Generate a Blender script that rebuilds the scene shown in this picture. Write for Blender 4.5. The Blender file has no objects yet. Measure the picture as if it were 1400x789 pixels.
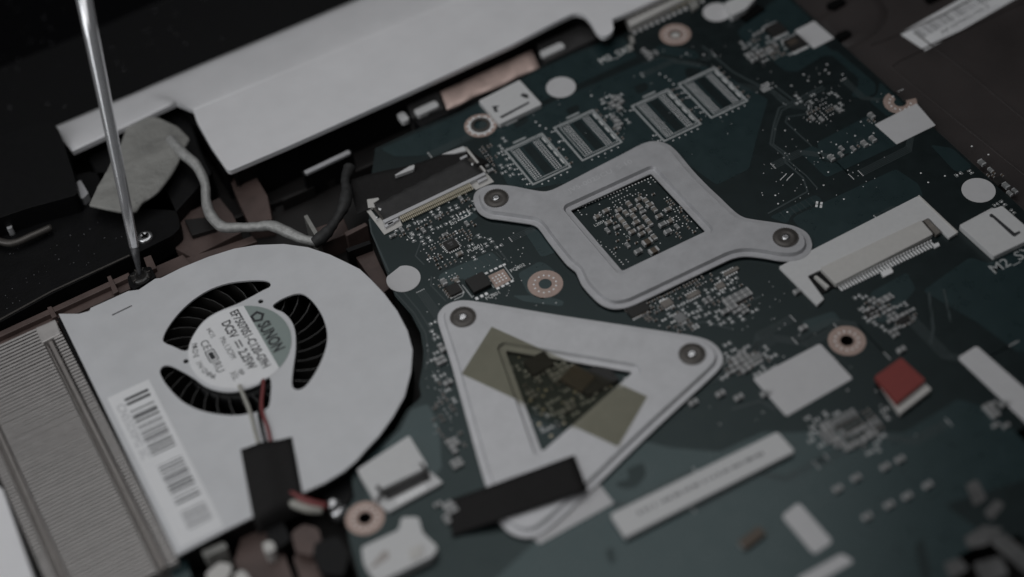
import bpy, math, random
from mathutils import Vector, Matrix
from mathutils.geometry import tessellate_polygon
random.seed(11)
R = math.radians
MM = 0.001
C = bpy.context.scene.collection
sc = bpy.context.scene

# ------------------------------------------------------------------ camera (solved from the photograph)
FPX, HC = 2286.49, 290.0                       # focal length in photo pixels, camera height over the board (mm)
AX = Vector((0.86615716, -0.4244987, 0.26376623))     # board x, y, z axes seen in camera axes (x right, y down, z forward)
BY = Vector((-0.49336874, -0.64206379, 0.58680608))
NZ = Vector((-0.07974367, -0.6384003, -0.76556254))
OX, OY = 100.0, 222.0
def P(u, v, z=0.0):
    """photo pixel -> board coordinates (mm) on the level z above the board face"""
    d = Vector(((u - 700) / FPX, (v - 394.5) / FPX, 1.0))
    t = -(HC - z) / d.dot(NZ)
    X = d * t
    return Vector((X.dot(AX) - OX, X.dot(BY) - OY, z))
cam_d = bpy.data.cameras.new('camera'); cam = bpy.data.objects.new('camera', cam_d); C.objects.link(cam); sc.camera = cam
m = Matrix.Identity(4)
right = Vector((AX[0], BY[0], NZ[0])); up = -Vector((AX[1], BY[1], NZ[1])); back = -Vector((AX[2], BY[2], NZ[2]))
for i in range(3):
    m[i][0], m[i][1], m[i][2] = right[i], up[i], back[i]
m[0][3], m[1][3], m[2][3] = -OX * MM, -OY * MM, HC * MM
cam.matrix_world = m
cam_d.sensor_width = 36.0; cam_d.lens = FPX / 1400 * 36.0
cam_d.clip_start = 0.01; cam_d.clip_end = 50
foc = P(700, 312, 1.0)
cam_d.dof.use_dof = True
cam_d.dof.focus_distance = -((foc * MM - cam.matrix_world.translation).dot(back))
cam_d.dof.aperture_fstop = 4.3
cam_d.dof.aperture_blades = 7

# ------------------------------------------------------------------ light: a dim room, a soft bench lamp over the board and a window to its left
w = bpy.data.worlds.new('World'); sc.world = w; w.use_nodes = True
bg = w.node_tree.nodes['Background']; bg.inputs[0].default_value = (0.92, 0.96, 1.0, 1); bg.inputs[1].default_value = 0.022
def area(name, loc, target, size, power, col):
    l = bpy.data.lights.new(name, 'AREA'); l.shape = 'RECTANGLE'; l.size, l.size_y = size; l.energy = power; l.color = col
    o = bpy.data.objects.new(name, l); C.objects.link(o); o.location = loc
    o.rotation_euler = (Vector(target) - Vector(loc)).to_track_quat('-Z', 'Y').to_euler(); return o
area('bench_lamp', (-0.075, 0.025, 0.33), (-0.065, 0.015, 0), (0.58, 0.30), 0.53, (0.985, 0.99, 1.0))
area('window_light', (-0.55, -0.02, 0.30), (-0.05, 0.0, 0.0), (0.40, 0.35), 0.75, (0.96, 0.98, 1.0))
sc.view_settings.view_transform = 'Standard'; sc.view_settings.look = 'None'; sc.view_settings.exposure = 0; sc.view_settings.gamma = 1
sc.render.film_transparent = False
try:
    sc.cycles.use_denoising = True
    sc.cycles.max_bounces = 8
except Exception: pass

# ------------------------------------------------------------------ materials
def mat(name, col, rough=0.5, metal=0.0, var=0.12, scale=900.0, bump=0.0, bscale=2500.0, spec=0.5, alpha=1.0, aniso=None, tint=None, bdist=.0002):
    m_ = bpy.data.materials.new(name); m_.use_nodes = True
    nt = m_.node_tree; b = nt.nodes['Principled BSDF']
    b.inputs['Roughness'].default_value = rough; b.inputs['Metallic'].default_value = metal
    b.inputs['Specular IOR Level'].default_value = spec; b.inputs['Alpha'].default_value = alpha
    if tint: b.inputs['Specular Tint'].default_value = (*tint, 1)
    tc = nt.nodes.new('ShaderNodeNewGeometry'); ns = nt.nodes.new('ShaderNodeTexNoise')
    mp = nt.nodes.new('ShaderNodeMapping'); nt.links.new(tc.outputs['Position'], mp.inputs[0])
    if aniso: mp.inputs['Scale'].default_value = aniso
    ns.inputs['Scale'].default_value = scale; ns.inputs['Detail'].default_value = 5; ns.inputs['Roughness'].default_value = .6
    nt.links.new(mp.outputs[0], ns.inputs['Vector'])
    rp = nt.nodes.new('ShaderNodeValToRGB'); rp.color_ramp.elements[0].position = .3; rp.color_ramp.elements[1].position = .7
    c = Vector(col)
    rp.color_ramp.elements[0].color = (*(c * (1 - var)), 1); rp.color_ramp.elements[1].color = (*(c * (1 + var)), 1)
    nt.links.new(ns.outputs['Fac'], rp.inputs[0]); nt.links.new(rp.outputs[0], b.inputs['Base Color'])
    mr = nt.nodes.new('ShaderNodeMapRange'); mr.inputs[3].default_value = max(0.03, rough - .07); mr.inputs[4].default_value = min(1, rough + .07)
    nt.links.new(ns.outputs['Fac'], mr.inputs[0]); nt.links.new(mr.outputs[0], b.inputs['Roughness'])
    if bump:
        n2 = nt.nodes.new('ShaderNodeTexNoise'); n2.inputs['Scale'].default_value = bscale; n2.inputs['Detail'].default_value = 3
        nt.links.new(mp.outputs[0], n2.inputs['Vector'])
        bp = nt.nodes.new('ShaderNodeBump'); bp.inputs['Strength'].default_value = bump; bp.inputs['Distance'].default_value = bdist
        nt.links.new(n2.outputs['Fac'], bp.inputs['Height']); nt.links.new(bp.outputs[0], b.inputs['Normal'])
    return m_
M = {}
M['mask_dark'] = mat('solder_mask_over_bare_board', (.0035, .0065, .0075), .38, var=.25, scale=300, spec=.6, tint=(.8, 1, 1))
M['mask_teal'] = mat('solder_mask_over_copper', (.0145, .030, .033), .29, var=.10, scale=250, spec=.75, tint=(.84, 1, 1))
M['mask_line'] = mat('solder_mask_over_trace', (.042, .058, .06), .42, var=.10, scale=250)
M['edge'] = mat('board_edge', (.02, .035, .034), .7)
M['copper'] = mat('bare_copper_gold', (.46, .345, .30), .48, .25, var=.10, scale=700)
M['tin'] = mat('solder_tin', (.92, .92, .92), .3, .15, var=.06)
M['tin_end'] = mat('tinned_terminal', (.50, .50, .50), .4, .2, var=.12)
M['silk'] = mat('white_silkscreen', (.80, .81, .80), .8, var=.1)
M['silkgrey'] = mat('grey_silkscreen', (.42, .44, .44), .8, var=.12)
M['sticker'] = mat('white_mylar', (.615, .61, .618), .62, var=.03, scale=300, bump=.05, bscale=900)
M['paper'] = mat('white_paper_label', (.84, .84, .85), .7, var=.02, scale=400)
M['plate'] = mat('stamped_steel', (.51, .51, .525), .46, .4, var=.09, scale=260, bump=.2, bscale=4000)
M['plate2'] = mat('stamped_steel_bright', (.61, .61, .625), .46, .3, var=.07, scale=260, bump=.10, bscale=5000)
M['fan'] = mat('fan_cover_steel', (.655, .66, .675), .48, .14, var=.05, scale=140, bump=.12, bscale=6000)
M['darksteel'] = mat('blackened_steel', (.10, .092, .085), .42, .5, var=.15)
M['steel'] = mat('bright_steel', (.62, .62, .63), .25, .95, var=.06)
M['chrome'] = mat('screwdriver_steel', (.88, .88, .9), .2, .75, var=.04, scale=500, aniso=(1, 1, .05))
M['tipsteel'] = mat('screwdriver_tip_steel', (.10, .10, .105), .5, .6)
M['blackplastic'] = mat('black_plastic', (.0055, .0055, .006), .5, bump=.1, spec=.22)
M['blackblade'] = mat('fan_blade_plastic', (.022, .021, .020), .3, spec=.6)
M['blackgloss'] = mat('black_screen', (.002, .002, .0025), .3, spec=.15)
M['blackmetal'] = mat('black_painted_steel', (.0045, .0045, .005), .55, bump=.3, bscale=1500, spec=.18, var=.3, scale=200)
M['blacktape'] = mat('black_cloth_tape', (.019, .018, .018), .75, bump=.5, bscale=1600, spec=.2, var=.15)
M['flaptape'] = mat('black_film_tape', (.045, .044, .044), .6, bump=.35, bscale=700, spec=.3, var=.2, scale=300)
M['greytape'] = mat('grey_conductive_cloth', (.30, .297, .28), .65, .1, var=.13, scale=160, bump=1.0, bscale=220, bdist=.0011)
M['cable'] = mat('grey_foil_cable', (.42, .42, .41), .5, .3, var=.2, scale=900, bump=.5, bscale=1800)
M['blackcable'] = mat('black_sleeve', (.03, .03, .03), .65, bump=.5, bscale=1500, var=.3, scale=500)
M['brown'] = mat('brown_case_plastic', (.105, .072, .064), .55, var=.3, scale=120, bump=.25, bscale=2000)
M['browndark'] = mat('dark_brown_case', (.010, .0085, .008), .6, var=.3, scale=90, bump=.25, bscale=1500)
M['caseflat'] = mat('brown_case_panel', (.038, .031, .030), .5, var=.25, scale=45, bump=.3, bscale=2500)
M['silver'] = mat('silver_paint', (.86, .855, .87), .42, .1, var=.03, scale=120, bump=.04, bscale=4000)
M['alu'] = mat('aluminium_fin', (.54, .515, .50), .42, .35, var=.08, scale=500)
M['rail'] = mat('heatsink_rail', (.34, .315, .30), .45, .5, var=.10, scale=400)
M['white_plastic'] = mat('white_connector_plastic', (.66, .66, .66), .5, var=.03, bump=.05)
M['cream_plastic'] = mat('cream_connector_plastic', (.60, .585, .56), .5, var=.04)
M['red'] = mat('red_switch_plastic', (.24, .042, .036), .5, var=.06)
M['amber'] = mat('translucent_amber_tape', (.36, .335, .265), .35, alpha=.72, var=.04)
def film(name, tint, body):
    m_ = bpy.data.materials.new(name); m_.use_nodes = True; nt = m_.node_tree; nt.nodes.clear()
    o_ = nt.nodes.new('ShaderNodeOutputMaterial'); t_ = nt.nodes.new('ShaderNodeBsdfTransparent'); t_.inputs[0].default_value = (*tint, 1)
    p_ = nt.nodes.new('ShaderNodeBsdfPrincipled'); p_.inputs['Base Color'].default_value = (*body, 1); p_.inputs['Roughness'].default_value = .3
    n_ = nt.nodes.new('ShaderNodeTexNoise'); n_.inputs['Scale'].default_value = 300; g_ = nt.nodes.new('ShaderNodeNewGeometry'); nt.links.new(g_.outputs['Position'], n_.inputs['Vector'])
    r_ = nt.nodes.new('ShaderNodeMapRange'); r_.inputs[3].default_value = .015; r_.inputs[4].default_value = .05; nt.links.new(n_.outputs['Fac'], r_.inputs[0])
    x_ = nt.nodes.new('ShaderNodeMixShader'); nt.links.new(r_.outputs[0], x_.inputs[0]); nt.links.new(t_.outputs[0], x_.inputs[1]); nt.links.new(p_.outputs[0], x_.inputs[2]); nt.links.new(x_.outputs[0], o_.inputs[0])
    return m_
M['amber'] = film('translucent_amber_tape', (.775, .77, .72), (.28, .26, .21))
M['chip'] = mat('chip_resin', (.014, .013, .012), .5, bump=.2, bscale=5000)
M['capbody'] = mat('ceramic_capacitor', (.21, .19, .17), .45, var=.25, scale=400)
M['capgrey'] = mat('grey_capacitor', (.22, .225, .225), .45, var=.25, scale=400)
M['capbrown'] = mat('brown_capacitor', (.10, .075, .055), .5, var=.15, scale=400)
M['corner'] = mat('dull_grey_resin', (.10, .10, .10), .5, var=.3, scale=200)
M['ink'] = mat('black_ink', (.03, .032, .035), .7)
M['inkgrey'] = mat('grey_ink', (.20, .20, .21), .7)
M['inkpale'] = mat('pale_ink', (.46, .46, .475), .7)
M['greenlabel'] = mat('grey_green_label', (.27, .32, .305), .6, var=.03)
M['redwire'] = mat('red_wire', (.22, .05, .05), .5)
M['whitewire'] = mat('pale_wire', (.42, .41, .37), .5)
M['copperfoil'] = mat('copper_foil', (.62, .47, .42), .45, .25, var=.2, scale=200, bump=.6, bscale=500)
M['gold'] = mat('gold_pin', (.66, .60, .46), .35, .3)
M['hole'] = mat('hole_black', (.003, .003, .003), .8, spec=.1)

# ------------------------------------------------------------------ mesh helpers (everything in mm, board axes)
def rnd(poly, r, seg=5):
    """fillet the corners of a closed polygon"""
    n = len(poly); out = []
    for i in range(n):
        p0, p1, p2 = (Vector(poly[i - 1][:2]), Vector(poly[i][:2]), Vector(poly[(i + 1) % n][:2]))
        rr = r[i] if isinstance(r, (list, tuple)) else r
        a, b = (p0 - p1), (p2 - p1); la, lb = a.length, b.length
        if rr <= 0 or la < 1e-6 or lb < 1e-6: out.append(p1); continue
        a /= la; b /= lb
        d = min(rr, la * .48, lb * .48)
        s, e = p1 + a * d, p1 + b * d
        for k in range(seg + 1):
            t = k / seg
            out.append(s * (1 - t) ** 2 + p1 * 2 * t * (1 - t) + e * t * t)
    return out
def smooth(poly, k=4):
    n = len(poly); out = []
    P_ = [Vector(p[:2]) for p in poly]
    for i in range(n):
        p0, p1, p2, p3 = P_[i - 1], P_[i], P_[(i + 1) % n], P_[(i + 2) % n]
        for j in range(k):
            t = j / k
            out.append(.5 * ((2 * p1) + (p2 - p0) * t + (2 * p0 - 5 * p1 + 4 * p2 - p3) * t * t + (3 * p1 - p0 - 3 * p2 + p3) * t ** 3))
    return out
def smooth3(pts, k=6):
    P_ = [Vector(p) for p in pts]; n = len(P_); out = []
    for i in range(n - 1):
        p0, p1, p2, p3 = P_[max(i - 1, 0)], P_[i], P_[i + 1], P_[min(i + 2, n - 1)]
        for j in range(k):
            t = j / k
            out.append(.5 * ((2 * p1) + (p2 - p0) * t + (2 * p0 - 5 * p1 + 4 * p2 - p3) * t * t + (3 * p1 - p0 - 3 * p2 + p3) * t ** 3))
    out.append(P_[-1]); return out
def area2(p): return sum(p[i - 1][0] * p[i][1] - p[i][0] * p[i - 1][1] for i in range(len(p))) / 2
def ccw(p):
    p = [Vector(q[:2]) for q in p]
    return p if area2(p) > 0 else p[::-1]
def inset(poly, d):
    p = ccw(poly); n = len(p); out = []
    for i in range(n):
        a, b = (p[i] - p[i - 1]), (p[(i + 1) % n] - p[i])
        if a.length < 1e-9: a = b
        if b.length < 1e-9: b = a
        na, nb = Vector((-a.y, a.x)).normalized(), Vector((-b.y, b.x)).normalized()
        nn = na + nb
        if nn.length < 1e-6: nn = na
        nn.normalize(); c = max(.5, nn.dot(na))
        out.append(p[i] + nn * (d / c))
    return out
def circ(c, r, n=32, sx=1.0): return [Vector((c[0] + r * sx * math.cos(2 * math.pi * k / n), c[1] + r * math.sin(2 * math.pi * k / n))) for k in range(n)]
def rect(c, w_, h_, ang=0.0):
    ca, sa = math.cos(R(ang)), math.sin(R(ang))
    return [Vector((c[0] + x * ca - y * sa, c[1] + x * sa + y * ca)) for x, y in ((-w_ / 2, -h_ / 2), (w_ / 2, -h_ / 2), (w_ / 2, h_ / 2), (-w_ / 2, h_ / 2))]
class MB:
    def __init__(s): s.v = []; s.f = []; s.m = []; s.sm = []
    def face(s, idx, mi=0, sm=False): s.f.append(tuple(idx)); s.m.append(mi); s.sm.append(sm)
    def loops(s, rings, mi=0, sm=False, closed=True):
        """join successive rings of equal length"""
        base = []
        for r_ in rings:
            base.append(len(s.v)); s.v += [tuple(p) for p in r_]
        n = len(rings[0])
        for k in range(len(rings) - 1):
            for i in range(n if closed else n - 1):
                j = (i + 1) % n
                s.face((base[k] + i, base[k] + j, base[k + 1] + j, base[k + 1] + i), mi, sm)
        return base
    def prism(s, outer, z0, z1, holes=(), mi=0, taper=0.0, sm=False, bottom=True):
        o = ccw(outer); hs = [ccw(h)[::-1] for h in holes]
        top = inset(o, taper) if taper else o
        htop = [inset(h[::-1], -taper)[::-1] if taper else h for h in hs]
        for lo, hi in [(o, top)] + list(zip(hs, htop)):
            s.loops([[(p.x, p.y, z0) for p in lo], [(p.x, p.y, z1) for p in hi]], mi, sm)
        polys = [[Vector((p.x, p.y, 0)) for p in top]] + [[Vector((p.x, p.y, 0)) for p in h] for h in htop]
        flat = [p for q in polys for p in q]
        polyb = [p for q in [o] + hs for p in q]
        tri = tessellate_polygon(polys)
        bt = len(s.v); s.v += [(p.x, p.y, z1) for p in flat]
        bb = len(s.v)
        if bottom: s.v += [(p.x, p.y, z0) for p in polyb]
        for t in tri:
            a, b, c = [flat[i] for i in t]
            if (b - a).cross(c - a).z < 0: t = t[::-1]
            s.face([bt + i for i in t], mi)
            if bottom: s.face([bb + i for i in t[::-1]], mi)
        return s
    def box(s, c, w_, h_, z0, z1, ang=0.0, mi=0): return s.prism(rect(c, w_, h_, ang), z0, z1, mi=mi)
    def tube(s, pts, r, n=8, mi=0, cap=True, flat=1.0):
        pts = [Vector(p) for p in pts]; rings = []
        prev = None
        for i, p in enumerate(pts):
            t = (pts[min(i + 1, len(pts) - 1)] - pts[max(i - 1, 0)]).normalized()
            a = t.cross(Vector((0, 0, 1)))
            if a.length < .05: a = Vector((1, 0, 0)) - t * t.x if prev is None else prev - t * prev.dot(t)
            a.normalize(); prev = a; b = a.cross(t)
            rr = r[i] if isinstance(r, (list, tuple)) else r
            rings.append([p + a * math.cos(2 * math.pi * k / n) * rr + b * math.sin(2 * math.pi * k / n) * rr * flat for k in range(n)])
        base = s.loops(rings, mi, True)
        if cap:
            s.face(range(base[0] + n - 1, base[0] - 1, -1), mi); s.face(range(base[-1], base[-1] + n), mi)
        return s
    def lathe(s, c, prof, n=28, mi=0, sm=True):
        """prof = [(r,z)...] from outside bottom to the centre top"""
        rings = [[(c[0] + r * math.cos(2 * math.pi * k / n), c[1] + r * math.sin(2 * math.pi * k / n), z) for k in range(n)] for r, z in prof]
        base = s.loops(rings, mi, sm)
        s.face(range(base[-1], base[-1] + n), mi); return s
    def dome(s, c, r, z, h, n=6, mi=0):
        rings = [[(c[0] + q * r * math.cos(2 * math.pi * k / n), c[1] + q * r * math.sin(2 * math.pi * k / n), z + zz * h) for k in range(n)] for q, zz in ((1, 0), (.75, .75))]
        b = s.loops(rings, mi, True); s.face(range(b[-1], b[-1] + n), mi, True); return s
    def sheet(s, grid, th, mi=0):
        """closed thin sheet from a grid of 3-D points"""
        nr, nc = len(grid), len(grid[0]); b0 = len(s.v)
        s.v += [tuple(p) for row in grid for p in row]; b1 = len(s.v)
        s.v += [(p[0], p[1], p[2] - th) for row in grid for p in row]
        for i in range(nr - 1):
            for j in range(nc - 1):
                a = i * nc + j; q = (a, a + 1, a + nc + 1, a + nc)
                s.face([b0 + k for k in q], mi, True); s.face([b1 + k for k in q[::-1]], mi, True)
        rim = [j for j in range(nc)] + [i * nc + nc - 1 for i in range(1, nr)] + [(nr - 1) * nc + j for j in range(nc - 2, -1, -1)] + [i * nc for i in range(nr - 2, 0, -1)]
        for k in range(len(rim)):
            a, c = rim[k], rim[(k + 1) % len(rim)]
            s.face((b0 + a, b1 + a, b1 + c, b0 + c), mi)
        return s
W = {}
def place(o, origin, parent):
    W[o.name] = origin
    if parent is not None:
        o.parent = parent; o.location = (origin - W[parent.name]) * MM
    else: o.location = origin * MM
def obj(name, mb, mats, parent=None, bevel=0.0, seg=2, ang=35):
    vs = mb.v
    xs, ys, zs = [p[0] for p in vs], [p[1] for p in vs], [p[2] for p in vs]
    og = Vector(((min(xs) + max(xs)) / 2, (min(ys) + max(ys)) / 2, min(zs)))
    me = bpy.data.meshes.new(name)
    me.from_pydata([((p[0] - og.x) * MM, (p[1] - og.y) * MM, (p[2] - og.z) * MM) for p in vs], [], mb.f)
    if not isinstance(mats, (list, tuple)): mats = [mats]
    for q in mats: me.materials.append(M[q])
    me.polygons.foreach_set('material_index', mb.m); me.polygons.foreach_set('use_smooth', mb.sm)
    me.update()
    import bmesh
    bm = bmesh.new(); bm.from_mesh(me); bmesh.ops.remove_doubles(bm, verts=bm.verts, dist=1e-7)
    bmesh.ops.recalc_face_normals(bm, faces=bm.faces); bm.to_mesh(me); bm.free()
    o = bpy.data.objects.new(name, me); C.objects.link(o)
    place(o, og, parent)
    if bevel:
        bv = o.modifiers.new('bevel', 'BEVEL'); bv.width = bevel * MM; bv.segments = seg; bv.limit_method = 'ANGLE'; bv.angle_limit = R(ang); bv.harden_normals = False
    return o
def tag(o, label, cat, group=None, kind=None):
    o['label'] = label; o['category'] = cat
    if group: o['group'] = group
    if kind: o['kind'] = kind
    return o
def thing(name, label, cat, loc, group=None):
    o = bpy.data.objects.new(name, None); C.objects.link(o); o.empty_display_size = .005
    W[o.name] = Vector(loc); o.location = Vector(loc) * MM
    return tag(o, label, cat, group)
def copyof(src, name_loc, parent, ang=0.0):
    o = src.copy(); C.objects.link(o); o.parent = None; place(o, Vector(name_loc), parent); o.rotation_euler = (0, 0, R(ang)); return o
def Q(x0, y0, s, pts, z=0.0): return [P(x0 + x * s, y0 + y * s, z) for x, y in pts]
def px(pts, z=0.0): return [P(u, v, z) for u, v in pts]
def text(s_, loc, size, ang, matn, parent, z, name='printed_text', th=.015, sx=1.0, align='CENTER', bold=0.0, shear=0.0, fit=None):
    cu = bpy.data.curves.new('t', 'FONT'); cu.body = s_; cu.size = size; cu.align_x = align; cu.align_y = 'CENTER'; cu.resolution_u = 3; cu.offset = bold
    t = bpy.data.objects.new('t', cu); C.objects.link(t)
    dg = bpy.context.evaluated_depsgraph_get(); dg.update()
    me = t.evaluated_get(dg).to_mesh()
    mb = MB(); ca, sa = math.cos(R(ang)), math.sin(R(ang))
    if fit and me.vertices:
        xs_ = [v.co.x for v in me.vertices]; sx = fit / (max(xs_) - min(xs_))
    for v in me.vertices:
        x, y = v.co.x * sx + v.co.y * shear, v.co.y
        mb.v.append((loc[0] + x * ca - y * sa, loc[1] + x * sa + y * ca, z))
    for p in me.polygons: mb.face(list(p.vertices))
    t.evaluated_get(dg).to_mesh_clear(); bpy.data.objects.remove(t); bpy.data.curves.remove(cu)
    if not mb.v: return None
    return obj(name, mb, matn, parent)
def line(pts, wd, z, th, mb=None, mi=0):
    """a flat ribbon along pts"""
    mb = mb or MB(); pts = [Vector(p[:2]) for p in pts]; L, Rr = [], []
    for i, p in enumerate(pts):
        a = (p - pts[i - 1]).normalized() if i else None; b = (pts[i + 1] - p).normalized() if i < len(pts) - 1 else None
        na = Vector((-a.y, a.x)) if a else None; nb = Vector((-b.y, b.x)) if b else None
        n = (na + nb).normalized() if a and b else (na or nb)
        k = 1 / max(.6, n.dot(na or nb))
        L.append(p + n * wd / 2 * k); Rr.append(p - n * wd / 2 * k)
    for i in range(len(pts) - 1):
        mb.prism([L[i], L[i + 1], Rr[i + 1], Rr[i]], z, z + th, mi=mi, bottom=False)
    return mb

# ================================================================== the laptop case under everything
case = thing('laptop_case', 'dark brown laptop base tray under the circuit board and fan', 'laptop case', (0, 0, -9))
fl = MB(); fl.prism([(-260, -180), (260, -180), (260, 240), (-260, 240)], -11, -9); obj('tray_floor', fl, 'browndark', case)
# broad flat panel to the right of the board
xr = P(1200, 105).x
pn = MB(); pn.prism(rnd([(xr + 1.2, -120), (xr + 150, -120), (xr + 150, 200), (xr + 1.2, 200)], 2), -8.9, -1.6)
obj('side_panel', pn, 'caseflat', case, .4)
ridge = MB(); line(px([(1190, 62), (1235, 45), (1290, 20), (1330, -2)], -1.6), .5, -1.6, .25, ridge)
line(px([(1218, 92), (1228, 84), (1310, 45), (1400, 2)], -1.6), .5, -1.6, .25, ridge)
line(px([(1250, 45), (1330, 105), (1420, 180)], -1.6), .5, -1.6, .2, ridge)
line(px([(1218, 92), (1250, 118), (1420, 255)], -1.6), .6, -1.6, .2, ridge)
obj('panel_ridge', ridge, 'caseflat', case, .1)
hump = MB()
hump.prism(smooth(px([(1118, 25), (1140, 5), (1185, -15), (1215, 10), (1200, 40), (1160, 62), (1135, 50)], -.6), 3), -1.6, -1.1, taper=2.5, sm=True); obj('panel_boss', hump, 'caseflat', case, .3)
for q in ([(1140, 48), (1158, 40), (1166, 46), (1146, 56)], [(1128, 6), (1150, -4), (1158, 2), (1140, 12)], [(1262, -6), (1290, -20), (1297, -12), (1270, 2)]):
    h = MB(); h.prism(rnd(px(q, -.3), 1.0), -1.5, -.25); obj('panel_slot', h, 'hole', case)

# the dark channel, ribs and posts left of and below the board
def rib(pts, z0, z1, mt='brown', nm='rib', bev=.2):
    b = MB(); b.prism(px(pts, z1), z0, z1); return obj(nm, b, mt, case, bev)
rib([(-20, 505), (-20, 476), (75, 432), (180, 383), (184, 392), (80, 440)], -9, -2.6, 'brown', 'channel_wall')
rib([(-20, 470), (-20, 462), (176, 372), (178, 379)], -9, -1.2, 'brown', 'channel_wall')
rib([(64, 420), (70, 418), (78, 432), (71, 435)], -9, -1.0)
rib([(146, 378), (151, 376), (162, 398), (155, 402)], -9, -1.0)
rib([(60, 426), (66, 422), (69, 429), (62, 433)], -9, -1.6, 'brown', 'post')
rib([(196, 352), (206, 348), (214, 366), (203, 371)], -9, 0.0, 'brown', 'post')
rib([(208, 366), (250, 348), (262, 360), (214, 381)], -9, -1.4, 'brown', 'ledge')
rib([(205, 378), (255, 352), (300, 338), (345, 322), (352, 330), (300, 348), (232, 377)], -9, -2.4, 'brown', 'ledge')
rib([(236, 300), (300, 270), (318, 292), (330, 318), (262, 352), (240, 340)], -9, -4.2, 'brown', 'floor_pad')
rib([(232, 262), (262, 248), (270, 260), (245, 275)], -9, -2.5, 'brown', 'post')
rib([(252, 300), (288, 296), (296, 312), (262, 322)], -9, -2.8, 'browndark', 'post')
rib([(312, 240), (345, 232), (366, 268), (372, 300), (340, 305), (328, 280)], -9, -3.0, 'brown', 'floor_pad')
rib([(430, 312), (470, 298), (478, 318), (440, 334)], -9, -3.0, 'brown', 'floor_pad')
rib([(482, 345), (508, 335), (520, 362), (535, 392), (522, 402), (500, 372)], -9, -3.2, 'brown', 'floor_pad')
rib([(470, 318), (500, 304), (503, 308), (474, 323)], -9, -1.0, 'brown', 'rib')
rib([(472, 340), (506, 328), (508, 333), (476, 345)], -9, -.6, 'blackplastic', 'rib')
rib([(415, 295), (420, 293), (436, 320), (430, 322)], -9, 0, 'greytape', 'rib')
for k in range(7):      # low ribs on the tray floor behind the fan
    u = 300 + 28 * k; v = 305 - 11 * k
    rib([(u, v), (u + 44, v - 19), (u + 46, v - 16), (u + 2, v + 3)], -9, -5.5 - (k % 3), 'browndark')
# the front, blurred: posts and lugs below the fan
for q, z1, mt, nm in (
        ([(330, 730), (372, 712), (385, 748), (402, 795), (350, 820), (320, 770)], -3.5, 'brown', 'floor_pad'),
        ([(398, 728), (415, 716), (436, 722), (440, 745), (428, 760), (404, 755)], -1.0, 'brown', 'post'),
        ([(400, 760), (440, 745), (470, 800), (420, 820)], -4.0, 'brown', 'floor_pad'),
        ([(358, 742), (372, 738), (378, 752), (362, 757)], 0.5, 'cream_plastic', 'post'),
        ([(274, 754), (306, 740), (312, 748), (280, 762)], 0.0, 'greytape', 'clip'),
        ([(280, 785), (300, 768), (318, 772), (312, 790), (290, 805)], 0.0, 'cream_plastic', 'post'),
        ([(318, 786), (332, 778), (345, 795), (330, 806)], 0.5, 'cream_plastic', 'post'),
        ([(362, 708), (384, 706), (398, 738), (378, 752), (366, 740)], -1.0, 'blackplastic', 'lug'),
        ([(430, 742), (462, 732), (478, 758), (470, 788), (440, 784), (428, 760)], .3, 'blackplastic', 'lug'),
        ([(300, 720), (345, 704), (350, 730), (318, 752)], -6.0, 'browndark', 'floor_pad')):
    b = MB(); b.prism(rnd(px(q, z1), 1.0), -9, z1); obj(nm, b, mt, case, .3)
gb = MB(); gb.prism(px([(228, 768), (252, 756), (262, 790), (240, 800)], -1), -9, -1); obj('board_corner', gb, 'mask_teal', case)

# ================================================================== screen lid and silver hinge strip (top left)
lid = thing('screen_lid', 'glossy black laptop screen lid lying open behind the silver hinge strip', 'screen', P(100, 60, -4))
b = MB(); b.prism(px([(-60, 262), (-60, 116), (60, 67), (232, -3), (420, -80), (620, -80), (500, 2), (60, 192)], -2), -9, -2); obj('lid_frame', b, 'blackplastic', lid, .5)
b = MB(); b.prism(px([(-160, 160), (60, 71), (228, 1), (420, -77), (300, -260), (-220, -200)], -3), -9, -3.4); obj('screen_glass', b, 'blackgloss', lid, .2)
b = MB(); line(px([(-60, 121), (60, 71), (228, 1), (330, -42)], -2.4), .5, -2.6, .45, b); obj('glass_seal', b, 'flaptape', lid)
b = MB()
for k in range(70):
    u, v = random.uniform(0, 330), random.uniform(0, 150)
    if v < 185 - .42 * u and not (95 < u < 150):
        p = P(u, v, -2.0 if v > 93 - .4 * u else -3.4); b.dome(p, random.uniform(.05, .14), p.z - .02, .08, 5)
o = obj('dust_speck', b, 'inkpale', lid); o['kind'] = 'stuff'

strip = thing('hinge_strip', 'wide silver hinge cover strip between black screen and circuit board', 'hinge cover', P(450, 130, 0))
ZS = 5.0
flat = px([(264, 151), (269, 166), (288, 200), (312, 235), (396, 199), (550, 130), (700, 61), (765, 27), (786, 17), (799, 20), (808, 31), (815, 44), (824, 51), (834, 47), (839, 40), (837, 26), (852, 20), (905, -4), (1010, -50), (760, -55)], ZS)
fp = rnd(flat, [0, 1, 0, 1.2, 0, 0, 0, 2, 2, 2, 1, 1, 1, 1, .6, .4, .4, 0, 0, 0], 3)
b = MB(); b.prism(fp, ZS - 1.3, ZS); obj('front_cover', b, 'silver', strip, .45, 3)
b = MB(); b.prism(inset(fp, 2.2), -9, ZS - 1.35); obj('inner_box', b, 'blackplastic', strip)
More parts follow.
